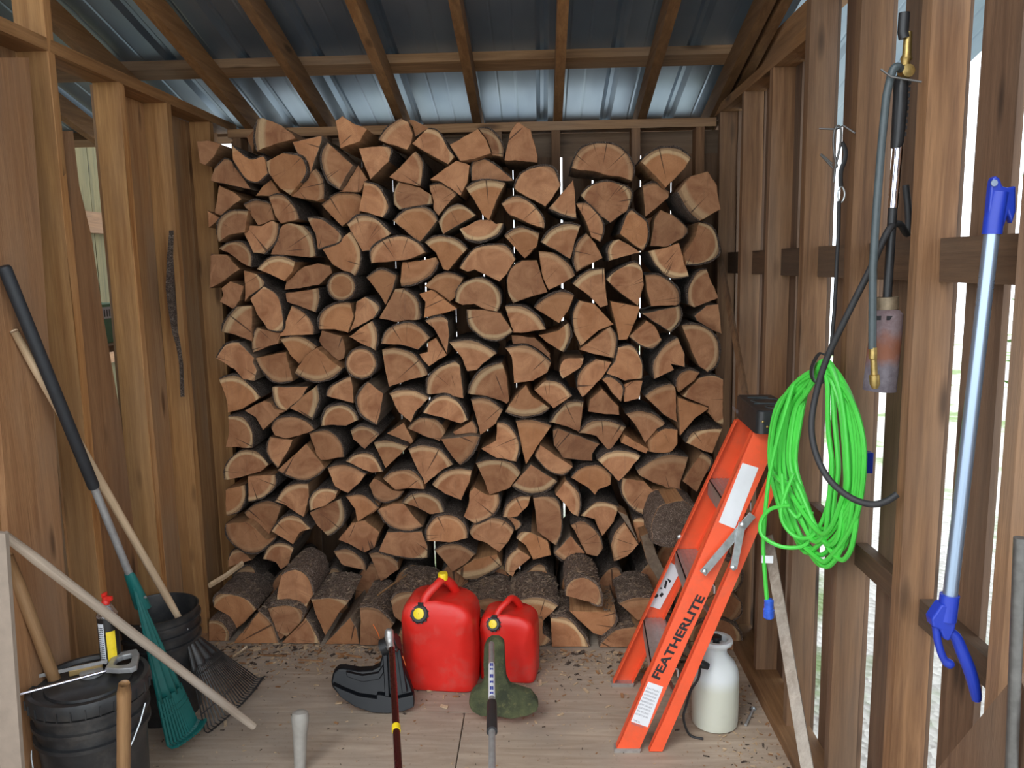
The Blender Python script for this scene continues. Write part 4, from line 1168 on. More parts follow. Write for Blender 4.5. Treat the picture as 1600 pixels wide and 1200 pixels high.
for i in range(len(S_) - 1):
    for a_, b_ in ((0, 1), (1, 2), (2, 3), (3, 0)): m.f.append((4 * i + a_, 4 * i + b_, 4 * i + 4 + b_, 4 * i + 4 + a_)); m.m.append(0)
m.build('strap', M['black_rubber'], cord)

# ---------------------------------------------------------------- propane torch hanging on a nail
torch = thing('propane_torch', 'weed-burning propane torch with black grip and rusted burner, hanging from a nail', 'torch', at(1383, 610, Y=1.80))
YT = 1.78
def tb(name, P, r, mat, par=torch, n=16, sm=True, Y=YT):
    m = MB(); m.tube(pts3(P, Y), r, n); return m.build(name, M[mat], par, sm)
tb('grip', [(1409, 118), (1408, 124), (1406, 170), (1402, 222), (1400, 232)], [.010, .0145, .0145, .013, .011], 'black_plastic')
m = MB()
for k in range(9):
    m.obox(at(1419 - k * .9, 130 + k * 10, Y=YT), (.0035, 0, 0), (0, .006, 0), (0, 0, .004))
m.build('finger_ridges', M['black_plastic'], torch)
tb('bright_tube', [(1403, 230), (1399, 275), (1395, 325)], .0105, 'chrome')
tb('wand', [(1395, 322), (1391, 390), (1386, 468)], .0095, 'black_plastic')
va = tb('valve', [(1419, 50), (1417, 85), (1416, 92), (1415, 96), (1414, 118)], [.008, .009, .012, .009, .009], 'brass')
m = MB(); m.lathe([(.004, -.016), (.013, -.014), (.015, 0), (.013, .012), (.004, .014)], at(1416, 112, Y=YT - .014), (0, -1, 0), 14); m.build('valve_knob', M['brass'], va, True)
tb('upper_pipe', [(1413, 20), (1411, 50), (1413, 60)], .011, 'black_plastic')
tb('collar', [(1386, 464), (1386, 483)], .0235, 'brass_dull', n=24)
c1 = at(1388, 483, Y=YT); c2 = at(1374, 610, Y=YT); ax_ = (c1 - c2)
L_ = ax_.length; m = MB(); m.lathe([(.0345, 0), (.034, L_ * .4), (.0325, L_ * .8), (.031, L_ * .95), (.022, L_)], c2, ax_, 32, caps=False)
m.lathe([(.032, 0.001), (.0305, L_ * .5), (.020, L_ * .9)], c2, ax_, 32, caps=False)
m.build('burner_bell', M['rust'], torch, True)
for px in (1372, 1390):
    c_ = at(px, 497, Y=YT - .03); m = MB(); m.obox(c_, (.006, 0, 0), (0, .001, 0), (0, 0, .0045)); m.build('air_slot', M['ink'], torch)
# the torch's own gas hose with brass fittings
hs = tb('gas_hose', [(1407, 108, YT - .02), (1402, 104, YT - .03), (1394, 112, YT - .03), (1385, 150, YT - .03), (1378, 220, YT - .03), (1370, 320, YT - .045), (1364, 420, YT - .055), (1363, 545, YT - .055)], .0082, 'hose_grey', n=12)
m = MB(); m.tube(spline(pts3([(1407, 108, YT - .02), (1402, 104, YT - .03), (1394, 112, YT - .03), (1385, 150, YT - .03)]), 5), .0082, 12)
m.build('hose_bend', M['hose_grey'], hs, True)
tb('brass_fitting', [(1364, 543), (1364, 560), (1365, 561), (1366, 585), (1366, 586), (1367, 600), (1367, 607)], [.0085, .0085, .0068, .0068, .0105, .0105, .006], 'brass', Y=YT - .055)
# nails
m = MB(); m.tube(pts3([(1376, 108, 1.74), (1392, 120, 1.735), (1440, 128, 1.722)]), .0022, 6); o = m.build('nail', M['dark_steel']); tag(o, 'bent nail through the studs that carries the torch', 'nail')
m = MB(); m.tube([at(1280, 201, Y=2.14), at(1308, 202, Y=2.12), at(1318, 196, Y=2.10), at(1336, 208, Y=2.084)], .0024, 6); o = m.build('nail', M['dark_steel']); tag(o, 'bent wire nail that carries the black hook strap', 'nail')

# long black hose looping over the cord
m = MB(); m.tube(spline(pts3([(1415, 290, 1.86), (1419, 330, 1.85), (1418, 365, 1.84), (1405, 350, 1.80), (1388, 360, 1.77), (1360, 420, 1.77), (1325, 490, 1.80), (1292, 560, 1.84), (1274, 620, 1.86), (1268, 670, 1.85), (1277, 715, 1.83), (1298, 752, 1.80), (1330, 778, 1.77), (1362, 788, 1.74), (1385, 783, 1.725), (1402, 772, 1.722)]), 8), .0075, 12)
o = m.build('rubber_hose', M['black_rubber'], None, True); tag(o, 'thin black rubber hose looping down across the green cord to the stud', 'hose')

# ---------------------------------------------------------------- black hook strap
hk = thing('hook_strap', 'black bungee strap with steel hooks hanging on the bent nail', 'strap', at(1308, 550, Y=2.11))
YH = 2.11
def th(name, P, r, mat, flat=1.0):
    m = MB(); m.tube(spline(pts3(P, YH), 5), r, 10, flat=flat); return m.build(name, M[mat], hk, True)
th('snap_hook', [(1308, 262), (1303, 235), (1303, 210), (1308, 197), (1314, 203), (1313, 225), (1309, 245), (1305, 262), (1303, 285)], .0032, 'dark_steel')
th('steel_ring', [(1313, 292), (1309, 303), (1312, 315), (1317, 314), (1320, 303), (1317, 293), (1313, 292)], .0026, 'zinc')
th('strap_web', [(1315, 222), (1321, 235), (1320, 250), (1314, 268), (1314, 292)], .006, 'black_rubber', .4)
th('bungee', [(1311, 314), (1310, 360), (1307, 420), (1304, 480), (1300, 530), (1300, 555)], [.005] * 26, 'black_rubber')
th('steel_hook', [(1300, 256), (1290, 247), (1282, 241), (1292, 252), (1301, 262)], .0028, 'dark_steel')

# ---------------------------------------------------------------- blue-handled picker pole
pole = thing('litter_picker', 'long silver-blue pole with blue plastic grip and head, hanging by the right wall', 'picker', at(1520, 1098, Y=1.40))
YP = 1.40
m = MB(); m.tube(pts3([(1550, 362), (1484, 935)], YP), .0125, 20); m.build('pole_tube', M['blue_silver'], pole, True)
def slab(name, P, y0, th_, mat, par=pole, bev=.003):
    v = [at(x, y, Y=y0) for x, y in P]; m = MB(); m.prism(v, (0, th_, 0)); o = m.build(name, M[mat], par)
    b_ = o.modifiers.new('bevel', 'BEVEL'); b_.width = bev; b_.segments = 2; b_.limit_method = 'ANGLE'; return o
m = MB(); m.tube(pts3([(1561, 300), (1553, 340), (1550, 366)], YP), [.0145, .0155, .0155], 16); m.build('head_socket', M['blue_plastic'], pole, True)
hd = slab('head', [(1549, 290), (1551, 279), (1557, 274), (1563, 279), (1567, 291), (1576, 293), (1588, 290), (1588, 330), (1582, 350), (1576, 334), (1570, 352), (1562, 365), (1544, 364), (1545, 330)], YP - .008, .016, 'blue_plastic')
m = MB(); m.lathe([(.0055, 0), (.0055, .002)], at(1553, 286, Y=YP - .0085), (0, -1, 0), 12); m.build('pivot', M['blue_silver'], hd)
m = MB(); m.tube(pts3([(1484, 929), (1482, 945), (1478, 968)], YP), [.0165, .0165, .0175], 16); m.build('lower_socket', M['blue_plastic'], pole, True)
slab('grip_body', [(1472, 945), (1494, 948), (1496, 968), (1492, 985), (1484, 1002), (1476, 1000), (1470, 985), (1458, 980), (1456, 968)], YP - .013, .026, 'blue_plastic')
m = MB(); m.tube(spline(pts3([(1480, 985), (1493, 995), (1504, 1020), (1516, 1050), (1524, 1080), (1526, 1094)], YP), 5), [.008 + .0035 * math.sin(math.pi * i / 25) for i in range(26)], 12); m.build('handle', M['blue_plastic'], pole, True)
m = MB(); m.tube(spline(pts3([(1462, 978), (1466, 1005), (1475, 1030), (1488, 1040)], YP), 5), [.007] * 11 + [.008, .009, .009, .008, .006], 10); m.build('trigger', M['blue_plastic'], pole, True)

# ---------------------------------------------------------------- laths, loose boards
def bar3(name, a, b, w, th_, mat, label=None, cat=None, nrm=(-1, 0, 0), par=None):
    a, b = Vector(a), Vector(b); d = (b - a).normalized(); n_ = Vector(nrm); n_ = (n_ - d * n_.dot(d)).normalized(); u = d.cross(n_); m = MB()
    k = 8; rings = []
    for i in range(k + 1):
        c_ = a + (b - a) * i / k; ww = w / 2 * (1 + .02 * noise.noise(Vector((i * .7, w * 90, 0))))
        rings.append([c_ - u * ww - n_ * th_ / 2, c_ + u * ww - n_ * th_ / 2, c_ + u * ww + n_ * th_ / 2, c_ - u * ww + n_ * th_ / 2])
    m.loft(rings); o = m.build(name, mat, par)
    if label: tag(o, label, cat)
    return o
M['grey_wood'] = wood('weathered_grey_wood', (.22, .18, .14), (.42, .36, .30), (.40, .37, .33), 'Z', .6, False)
M['dark_strap'] = plain('dark_steel_band', (.10, .085, .075), .5, .4)
bar3('metal_band', at(1121, 380, X=XR - .02), at(1166, 622, X=XR - .06), .026, .010, M['stud'], 'narrow weathered lath leaning on the right-hand studs above the ladder', 'lath', (-.86, -.5, 0)).name = 'wood_lath'
_a = at(1200, 838, X=XR - .03); _b = at(1250, 1133, X=XR - .06); _b = _a + (_b - _a) * ((_a.z - .004) / (_a.z - _b.z))
bar3('wood_lath', _a, _b, .034, .008, M['grey_wood'], 'pale grey lath leaning on the wall beneath the green cord', 'lath', (-.4, -.9, 0))
bar3('loose_board', (XR - .045, 1.72, .052), at(1625, 1105, X=XR - .045), .11, .02, M['board_right'], 'dark loose plank slanting up at the foot of the right wall', 'plank', (-1, 0, 0))
m = MB(); m.tube([at(1594, 840, Y=1.16), (at(1590, 1133, Y=1.16) + Vector((0, 0, -.18)))], .009, 12)
q = m.build('steel_rod', M['dark_steel'], None, True); tag(q, 'grey steel rod standing upright at the far right, nearest the viewer', 'rod')

# ================================================================ LEFT-HAND THINGS
M['bucket'] = plain('black_bucket_plastic', (.020, .021, .023), .42, 0, .1, .3, 14, (.14, .12, .10, .3))
M['steel_grey'] = plain('dusty_grey_tube', (.36, .36, .36), .45, .5, 0, .15, 50)
M['foam_black'] = plain('black_foam_grip', (.016, .018, .022), .6, 0, .2, .2, 60)
M['rake_green'] = plain('teal_green_plastic', (.008, .125, .115), .42, 0, 0, .15, 12)
M['handle_wood'] = wood('pale_dowel', (.42, .28, .16), (.64, .47, .30), (.5, .42, .34), 'Z', .2, False, .6, .08)
M['handle_grey'] = wood('worn_dowel', (.34, .26, .19), (.56, .45, .35), (.46, .42, .38), 'Z', .5, False, .65, .08)
M['handle_dark'] = wood('varnished_handle', (.18, .09, .035), (.32, .18, .08), (.25, .16, .09), 'Z', .3, False, .5, .08)
M['beige_board'] = plain('beige_board_edge', (.24, .19, .15), .8, 0, .1, .1, 30)
M['can_black'] = plain('can_black_print', (.02, .018, .018), .3)
M['can_yellow'] = plain('can_yellow_print', (.85, .62, .03), .3)
M['can_silver'] = plain('can_silver_dome', (.62, .63, .66), .25, .9)
M['red_plastic'] = plain('red_actuator', (.72, .03, .02), .35)
M['tin_gold'] = plain('gold_brown_strap', (.34, .23, .09), .45, .3)

def dowel(name, a, b, r, mat, label, cat, n=16, taper=None):
    m = MB(); a, b = Vector(a), Vector(b); L = (b - a).length; k = 10
    pts = [a + (b - a) * i / k for i in range(k + 1)]; R = [r * (1 + .02 * math.sin(i * 1.7)) for i in range(k + 1)]; R[0] *= .8; R[-1] *= .85
    # build in a frame where the dowel lies along local Z so that the grain follows it
    q = (b - a).to_track_quat('Z', 'Y'); v0 = len(m.v)
    m.tube([Vector((0, 0, L * i / k)) for i in range(k + 1)], R, n)
    me = bpy.data.meshes.new(name); me.from_pydata(m.v, [], m.f); me.materials.append(mat); me.polygons.foreach_set('use_smooth', [True] * len(me.polygons))
    o = bpy.data.objects.new(name, me); COL.objects.link(o); o.location = a; o.rotation_mode = 'QUATERNION'; o.rotation_quaternion = q
    return tag(o, label, cat) if label else o
def adopt(child, root):
    child.parent = root; child.location = Vector(child.location) - wloc(root)

# leaning planks
def lean(P, X, th_, mat, label, name='leaning_plank', edge=None):
    """P: four pixels (top-left, top-right, bottom-right, bottom-left) on planes X=X[0] (top) and X[1] (foot)"""
    tl, tr = at(*P[0], X=X[0]), at(*P[1], X=X[0]); br, bl = at(*P[2], X=X[1]), at(*P[3], X=X[1])
    def foot(a, b): k = (a.z - .003) / (a.z - b.z); return a + (b - a) * k
    bl = foot(tl, bl); br = foot(tr, br)
    d = Vector((-th_, 0, 0)); m = MB(); rings = []
    for i in range(9):
        t_ = i / 8; a = tl + (bl - tl) * t_; b = tr + (br - tr) * t_
        e = noise.noise(Vector((t_ * 6, P[0][0], 0))) * .004
        a = a + Vector((0, e, 0)); rings.append([a, b, b + d, a + d])
    m.loft(rings); o = m.build(name, mat); return tag(o, label, 'plank')
lean([(100, 188), (104, 188), (208, 880), (122, 660)], (XL + .012, XL + .035), .022, M['lean_board'], 'wide dark plank leaning between two left studs, its edge cut on a slant', 'leaning_plank')
bpy.data.objects['leaning_plank'].name = 'slanted_plank'
lean([(-40, 90), (45, 90), (100, 877), (18, 900)], (XL + .02, XL + .03), .018, M['lean_board'], 'dark rough plank at the far left behind the foam-gripped rake handle')
# rebuild the slanted one as its true outline
o_ = bpy.data.objects['slanted_plank']; bpy.data.objects.remove(o_)
P = [(96, 205), (103, 205), (113, 290), (133, 372), (152, 500), (181, 665), (200, 830), (214, 960), (222, 1040), (160, 1080), (139, 860), (119, 600), (104, 400)]
v = [at(x, y, X=XL - .03) for x, y in P]; v = [Vector((p.x, min(max(p.y, 2.433), 2.78), max(p.z, .045))) for p in v]
m = MB(); m.prism(v, (.022, 0, 0)); o = m.build('leaning_plank', M['lean_board']); tag(o, 'wide dark plank with slanting edge standing between two left studs', 'plank')
# crate and bottle glimpsed through the opening
bx = at(160, 495, X=XL - .30)
m = MB(); m.box(bx.x - .10, bx.x + .04, bx.y - .10, bx.y + .16, bx.z - .10, bx.z + .05); o = m.build('cardboard_box', plain('green_white_carton', (.16, .36, .20), .6)); tag(o, 'green carton with a white label seen through the left wall opening', 'box')
sh_ = MB(); sh_.box(bx.x - .14, bx.x + .10, bx.y - .3, bx.y + .35, bx.z - .125, bx.z - .101); q = sh_.build('shelf_board', M['beam_y']); tag(q, 'narrow shelf outside the left wall opening, carrying a green carton', 'shelf')
for yy in (bx.y - .25, bx.y + .3): MB().box(bx.x - .12, bx.x - .08, yy - .02, yy + .02, -.14, bx.z - .125).build('post', M['beam_y'], q)
m = MB(); m.box(bx.x + .0401, bx.x + .041, bx.y - .09, bx.y + .15, bx.z - .005, bx.z + .04); m.build('label', M['label_white'], o)
m = MB()
for i in range(8): m.box(bx.x + .0412, bx.x + .0416, bx.y - .06 + i * .018, bx.y - .053 + i * .018, bx.z + .003, bx.z + .03)
m.build('barcode', M['ink'], o)

# ---- beige board, nearest
m = MB(); a = at(2, 829, Y=1.62); b = at(8, 834, Y=1.62); e = at(29, 1133, Y=1.62); f_ = at(2, 1133, Y=1.62)
dn_ = (e - b); k = (b.z - .003) / (b.z - e.z); e = b + dn_ * k; g_ = a + dn_ * k; a = a - Vector((.05, 0, 0)); g_ = g_ - Vector((.05, 0, 0))
m.hexa([g_, e, e + Vector((0, .012, 0)), g_ + Vector((0, .012, 0)), a, b, b + Vector((0, .012, 0)), a + Vector((0, .012, 0))])
o = m.build('board', M['beige_board']); tag(o, 'pale beige board standing on end at the lower left corner', 'board')

# ---- long handles
dowel('broom_handle', at(6, 835, Y=1.86), at(396, 1135, Y=2.43), .0135, M['handle_grey'], 'long weathered wooden handle slanting across in front of both rakes', 'handle')
dowel('wooden_stake', at(12, 868, X=XL + .03), (XL + .10, 2.12, .004), .016, M['handle_dark'], 'reddish wooden stake standing against the left wall beside the beige board', 'stake')
dowel('hatchet_handle', at(194, 1068, Y=1.80), at(193, 1215, Y=1.85), .0165, M['handle_dark'], 'short varnished handle end in front of the lidded bucket', 'handle')
kn = at(469, 1120, Y=2.3)
m = MB(); m.lathe([(.012, -.30), (.022, -.05), (.026, -.02), (.028, .0), (.024, .014), (.012, .020)], kn, (0, .2, 1), 20); o = m.build('handle_knob', plain('grey_knob', (.30, .28, .25), .55), None, True); tag(o, 'rounded grey handle end poking up from the floor at the bottom edge', 'handle')

# ---- rakes
def rake(name, label, apex, corner_a, corner_b, ntine, mat, cat, plate=.55, sag=.03, r=.0028, hook=.035):
    root = thing(name, label, cat, (min(corner_a.x, corner_b.x), corner_a.y, 0))
    A = Vector(apex); rows = 12; mid = (corner_a + corner_b) / 2; nrm = (corner_a - A).cross(corner_b - A).normalized()
    if nrm.y > 0: nrm = -nrm
    # solid fan with fluted surface
    m = MB(); cols = 24; b0 = 0
    for j in range(rows + 1):
        s_ = .02 + (plate - .02) * j / rows
        for i in range(cols + 1):
            u = i / cols; p = A + ((corner_a + (corner_b - corner_a) * u) - A) * s_
            p = p + nrm * (.007 * math.sin(u * math.pi * 8) * s_ * 1.6 + sag * math.sin(u * math.pi) * s_)
            if s_ < .12: p = p + (A - p) * 0
            m.v.append(tuple(p))
    for j in range(rows):
        for i in range(cols):
            a = j * (cols + 1) + i; m.f.append((a, a + 1, a + cols + 2, a + cols + 1)); m.m.append(0)
    o = m.build('fan_plate', mat, root, True); sm = o.modifiers.new('thickness', 'SOLIDIFY'); sm.thickness = .003
    for i in range(ntine):
        u = (i + .5) / ntine; tip = corner_a + (corner_b - corner_a) * u
        p0 = A + (tip - A) * (plate - .02) + nrm * sag * math.sin(u * math.pi) * plate; p1 = A + (tip - A) * .97 + nrm * sag * math.sin(u * math.pi)
        d = (tip - A).normalized(); m = MB(); m.tube([p0, (p0 + p1) / 2, p1, p1 + d * .008 + nrm * hook * .35, p1 + d * .004 + nrm * hook], r, 5); m.build('tine', mat, root)
    for s_ in (plate + .05, .82):
        m = MB(); m.tube([A + ((corner_a + (corner_b - corner_a) * (i / 12)) - A) * s_ + nrm * (sag * math.sin(i / 12 * math.pi) * s_ + .003) for i in range(13)], .0022, 6); m.build('cross_bar', mat, root)
    return root, nrm
# green rake: long shaft with black foam grip
gs = at(203, 899, Y=2.33); g0 = at(6, 416, X=XL + .055); g1 = at(134, 742, Y=2.26)
g1 = g0 + (gs - g0) * ((742 - 416) / (899 - 416))
green, gn = rake('leaf_rake', 'teal green plastic leaf rake with grey shaft and black foam grip', gs + Vector((0, 0, .02)), at(262, 1175, Y=2.30), at(310, 1130, Y=2.50), 15, M['rake_green'], 'rake', .74, .02, .0052)
m = MB(); m.tube([g1 + (gs - g1) * i / 6 for i in range(7)], .0115, 16); m.build('shaft', M['steel_grey'], green, True)
m = MB(); m.tube([g0, g0 + (g1 - g0) * .01, g0 + (g1 - g0) * .5, g0 + (g1 - g0) * .99, g1], [.013, .0165, .0165, .0165, .0145], 18); m.build('grip', M['foam_black'], green, True)
d_ = (gs - g1).normalized(); m = MB(); m.loft([[gs + Vector((math.cos(a) * r, math.sin(a) * r * .8, 0)) + d_ * h for a in [2 * math.pi * k / 16 for k in range(16)]] for r, h in ((.013, -.012), (.017, .0), (.022, .07), (.026, .13))]); m.build('socket', M['rake_green'], green, True)
for (px, py) in ((227, 933), (221, 978)):
    m = MB(); m.lathe([(.005, 0), (.004, .003)], at(px, py, Y=2.335), (0, -1, 0), 10); m.build('screw', M['zinc'], green)
# black rake: pale wooden handle
ka = at(286, 975, Y=2.60); kt = at(22, 517, X=XL + .035)
blackr, kn_ = rake('leaf_rake', 'black plastic leaf rake with plain pale wooden handle, tines fanned towards the stack', ka, at(318, 1150, Y=2.46), at(406, 1060, Y=2.80), 24, M['bucket'], 'rake', .45, .03, .0024)
kh = dowel('handle', kt, at(281, 968, Y=2.59), .0125, M['handle_wood'], None, None); adopt(kh, blackr)
m = MB(); m.lathe([(.004, 0), (.003, .003)], at(293, 983, Y=2.57), (0, -1, 0), 10); m.build('screw', M['zinc'], blackr)

# ---- buckets
def bucket(name, label, c, r, h, solid_lid, writing=False, bail=True):
    root = thing(name, label, 'bucket', c); rb = r * .88; m = MB()
    pr = [(rb * .97, 0), (rb, .006), (r * .955, h * .70), (r * 1.03, h * .705), (r * 1.03, h * .73), (r * .97, h * .735), (r * .97, h * .80), (r * 1.04, h * .805), (r * 1.04, h * .83), (r * .98, h * .835), (r * .985, h * .90), (r * 1.05, h * .905), (r * 1.05, h * .925), (r * .99, h * .93), (r, h - .004), (r * 1.02, h), (r * .985, h)]
    if not solid_lid: pr += [(r * .965, h - .006), (rb * .96, .01), (0.001, .008)]
    m.lathe(pr, c, n=48, caps=solid_lid); m.build('pail', M['bucket'], root, True)
    if solid_lid:
        m = MB(); m.lathe([(r * 1.02, h - .028), (r * 1.075, h - .026), (r * 1.085, h + .002), (r * 1.06, h + .012), (r * .98, h + .012), (r * .95, h + .002), (r * .78, h + .000), (r * .76, h + .006), (r * .30, h + .007), (.001, h + .007)], c, n=56, caps=False)
        m.f.append(tuple(range(56))); m.m.append(0); lid = m.build('lid', M['bucket'], root, True)
        for k in range(28):
            an = 2 * math.pi * k / 28; cc = Vector(c) + Vector((math.cos(an) * r * 1.083, math.sin(an) * r * 1.083, h - .014)); mm = MB()
            t_ = Vector((-math.sin(an), math.cos(an), 0)); mm.obox(cc, t_ * .0016, Vector((math.cos(an), math.sin(an), 0)) * .003, (0, 0, .013)); mm.build('lid_rib', M['bucket'], lid)
    if bail:
        e1 = Vector(c) + Vector((r * 1.03, -.02, h * .86)); pts = []
        for k in range(17):
            an = math.pi * k / 16; pts.append(Vector(c) + Vector((math.cos(an) * r * 1.07, -math.sin(an) * r * 1.1, h * .86 - math.sin(an) * .20)))
        m = MB(); m.tube(pts, .0022, 6); m.build('wire_handle', M['zinc'], root)
    return root
cb = Vector((-1.355, 2.615, 0))
b2 = bucket('bucket', 'tall open black bucket by the left wall behind the rakes', cb, .135, .385, False, bail=False)
for i, (s_, zz) in enumerate((('20 L', .155), ('5 GAL', .135))):
    text('print', s_, (cb.x - .055, cb.y - .128, zz), (1, 0, 0), (0, 0, 1), .020, M['label_white'], b2, .004)
for (x, z_, w_, h_) in ((-.07, .22, .020, .03), (-.062, .215, .05, .006), (-.05, .255, .008, .03), (-.03, .235, .012, .03)):
    m = MB(); m.box(cb.x + x, cb.x + x + w_, cb.y - .1325, cb.y - .1315, z_, z_ + h_); m.build('print', M['label_white'], b2)
ca = Vector((-1.255, 2.02, 0)); HA = .435
b1 = bucket('bucket', 'black lidded bucket at the lower left with a spray can on its lid', ca, .142, HA, True)
m = MB(); p = Vector((ca.x + .06, ca.y - .129, .19)); m.box(p.x, p.x + .05, p.y - .001, p.y, .06, .19); m.build('white_sticker', M['label_white'], b1)
m = MB(); m.lathe([(.03, 0), (.03, .008), (.024, .01), (.001, .01)], (ca.x - .01, ca.y + .03, HA + .007), n=20); m.build('filler_cap', M['steel_grey'], b1, True)

# ---- spray can on the lid
cs = Vector((ca.x + .012, ca.y + .095, HA + .012)); rs = .0275
spray = thing('spray_can', 'black and yellow aerosol can with a red nozzle standing on the lidded bucket', 'spray can', cs)
k_ = Vector(cs)
m = MB(); m.lathe([(rs * .94, 0), (rs, .004), (rs, .135), (rs * .97, .140)], k_, n=32); m.build('body', M['can_black'], spray, True)
def arcband(name, a0, a1, z0, z1, rr, mat):
    m = MB(); n = 10
    for i in range(n + 1):
        an = rad(a0 + (a1 - a0) * i / n); x, y = math.cos(an) * rr, math.sin(an) * rr; m.v += [(k_.x + x, k_.y + y, k_.z + z0), (k_.x + x, k_.y + y, k_.z + z1)]
    for i in range(n): m.f.append((2 * i, 2 * i + 2, 2 * i + 3, 2 * i + 1)); m.m.append(0)
    o = m.build(name, mat, spray); return o
arcband('yellow_panel', -75, -25, .006, .10, rs + .0004, M['can_yellow']); arcband('yellow_panel', -185, -150, .004, .06, rs + .0004, M['can_yellow']); arcband('text_panel', -125, -85, .006, .125, rs + .0004, M['label_white'])
tp = MB()
for i in range(17):
    a0 = -121
    for seg in range(3):
        an0 = rad(a0 + seg * 11); an1 = rad(a0 + seg * 11 + 8 + (i * 7 + seg) % 3); z = .012 + i * .0062
        tp.add([(k_.x + math.cos(an0) * (rs + .0008), k_.y + math.sin(an0) * (rs + .0008), k_.z + z), (k_.x + math.cos(an1) * (rs + .0008), k_.y + math.sin(an1) * (rs + .0008), k_.z + z), (k_.x + math.cos(an1) * (rs + .0008), k_.y + math.sin(an1) * (rs + .0008), k_.z + z + .0028), (k_.x + math.cos(an0) * (rs + .0008), k_.y + math.sin(an0) * (rs + .0008), k_.z + z + .0028)], [(0, 1, 2, 3)])
tp.build('fine_print', M['ink'], spray)
m = MB(); m.lathe([(rs * .99, .139), (rs * 1.04, .143), (rs * .95, .148), (rs * .62, .166), (rs * .5, .170), (rs * .5, .174)], k_, n=32); m.build('dome', M['can_silver'], spray, True)
m = MB(); m.lathe([(.010, .172), (.012, .178), (.009, .186), (.009, .196)], k_, n=16); m.obox(k_ + Vector((.012, -.004, .192)), (.010, 0, 0), (0, .004, 0), (0, 0, .006)); m.obox(k_ + Vector((-.002, 0, .202)), (.006, 0, .002), (0, .005, 0), (0, 0, .005)); m.build('nozzle', M['red_plastic'], spray)

# ---- bow saw lying on the lid
zz = HA + .022
saw_ = thing('hand_saw', 'silver-framed hacksaw lying across the lid of the near bucket', 'saw', (ca.x, ca.y - .05, HA + .012))
def S(x, y): return at(x, y, Z=zz)
a = at(27, 1086, Z=zz); b = at(175, 1046, Z=zz + .004); m = MB(); m.tube([a, b], .0042, 10); m.build('back_bar', M['chrome'], saw_, True)
a = at(25, 1064, Z=zz - .002); b = at(168, 1033, Z=zz + .012); m = MB(); d = (b - a).normalized(); m.obox((a + b) / 2, (b - a) / 2, d.cross(Vector((0, 0, 1))) * .001, (0, 0, .005)); m.build('blade', M['alu'], saw_)
m = MB(); m.tube([at(26, 1088, Z=zz), at(25, 1062, Z=zz)], .004, 8); m.build('end_bracket', M['alu'], saw_)
hp_ = [at(*p, Z=zz + .006) for p in ((164, 1048), (175, 1030), (190, 1022), (214, 1017), (218, 1024), (214, 1044), (205, 1048), (185, 1049))]; hi_ = [at(*p, Z=zz + .006) for p in ((178, 1042), (183, 1032), (192, 1028), (205, 1025), (207, 1028), (204, 1039), (198, 1042), (186, 1043))]
m = MB(); n = 8; H = Vector((0, 0, .016)); m.v = [tuple(p - H * .5) for p in hp_] + [tuple(p - H * .5) for p in hi_] + [tuple(p + H * .5) for p in hp_] + [tuple(p + H * .5) for p in hi_]
for i in range(n):
    j = (i + 1) % n
    m.f += [(i, j, n + j, n + i), (2 * n + i, 2 * n + j, 3 * n + j, 3 * n + i), (i, j, 2 * n + j, 2 * n + i), (n + i, n + j, 3 * n + j, 3 * n + i)]; m.m += [0] * 4
g_ = m.build('grip', M['steel_grey'], saw_); bv = g_.modifiers.new('bevel', 'BEVEL'); bv.width = .003; bv.segments = 2
m = MB(); a = at(108, 1052, Z=HA + .012); b = at(161, 1041, Z=HA + .012); u = (b - a) / 2; v_ = Vector((0, 0, 1)).cross(u).normalized() * .014
m.obox((a + b) / 2 + Vector((0, 0, .004)), u, v_, (0, 0, .009)); o = m.build('wooden_block', M['tin_gold']); tag(o, 'small golden-brown block lying on the bucket lid beneath the saw', 'block'); bv = o.modifiers.new('bevel', 'BEVEL'); bv.width = .003; bv.segments = 2

# ================================================================ THINGS ON THE FLOOR
M['red_can'] = plain('red_jerrycan_plastic', (.70, .020, .013), .42, 0, .05, .1, 6, (.45, .14, .11, .35))
M['yellow_cap'] = plain('yellow_cap', (.88, .66, .02), .35)
M['guard_black'] = plain('glossy_black_guard', (.005, .006, .008), .36, 0, 0, .3, 20, Specular_IOR_Level=.3)
M['maroon'] = plain('dark_maroon_tube', (.045, .006, .008), .25, .3)
t = NT('moss_caked_guard'); g1 = t.noise(t.coord(), 60, 5, .7); g2 = t.noise(t.coord(), 14, 4, .6)
c = t.mix(t.mapr(g2, .35, .65, 0, 1), (.028, .034, .018), (.080, .088, .038)); c = t.mix(t.mapr(g1, .55, .7, 0, .6), c, (.15, .14, .06)); t.bump(g1, .9, .006)
M['moss'] = t.set(c, .95)
M['orange_line'] = plain('orange_trimmer_line', (.85, .16, .02), .4)

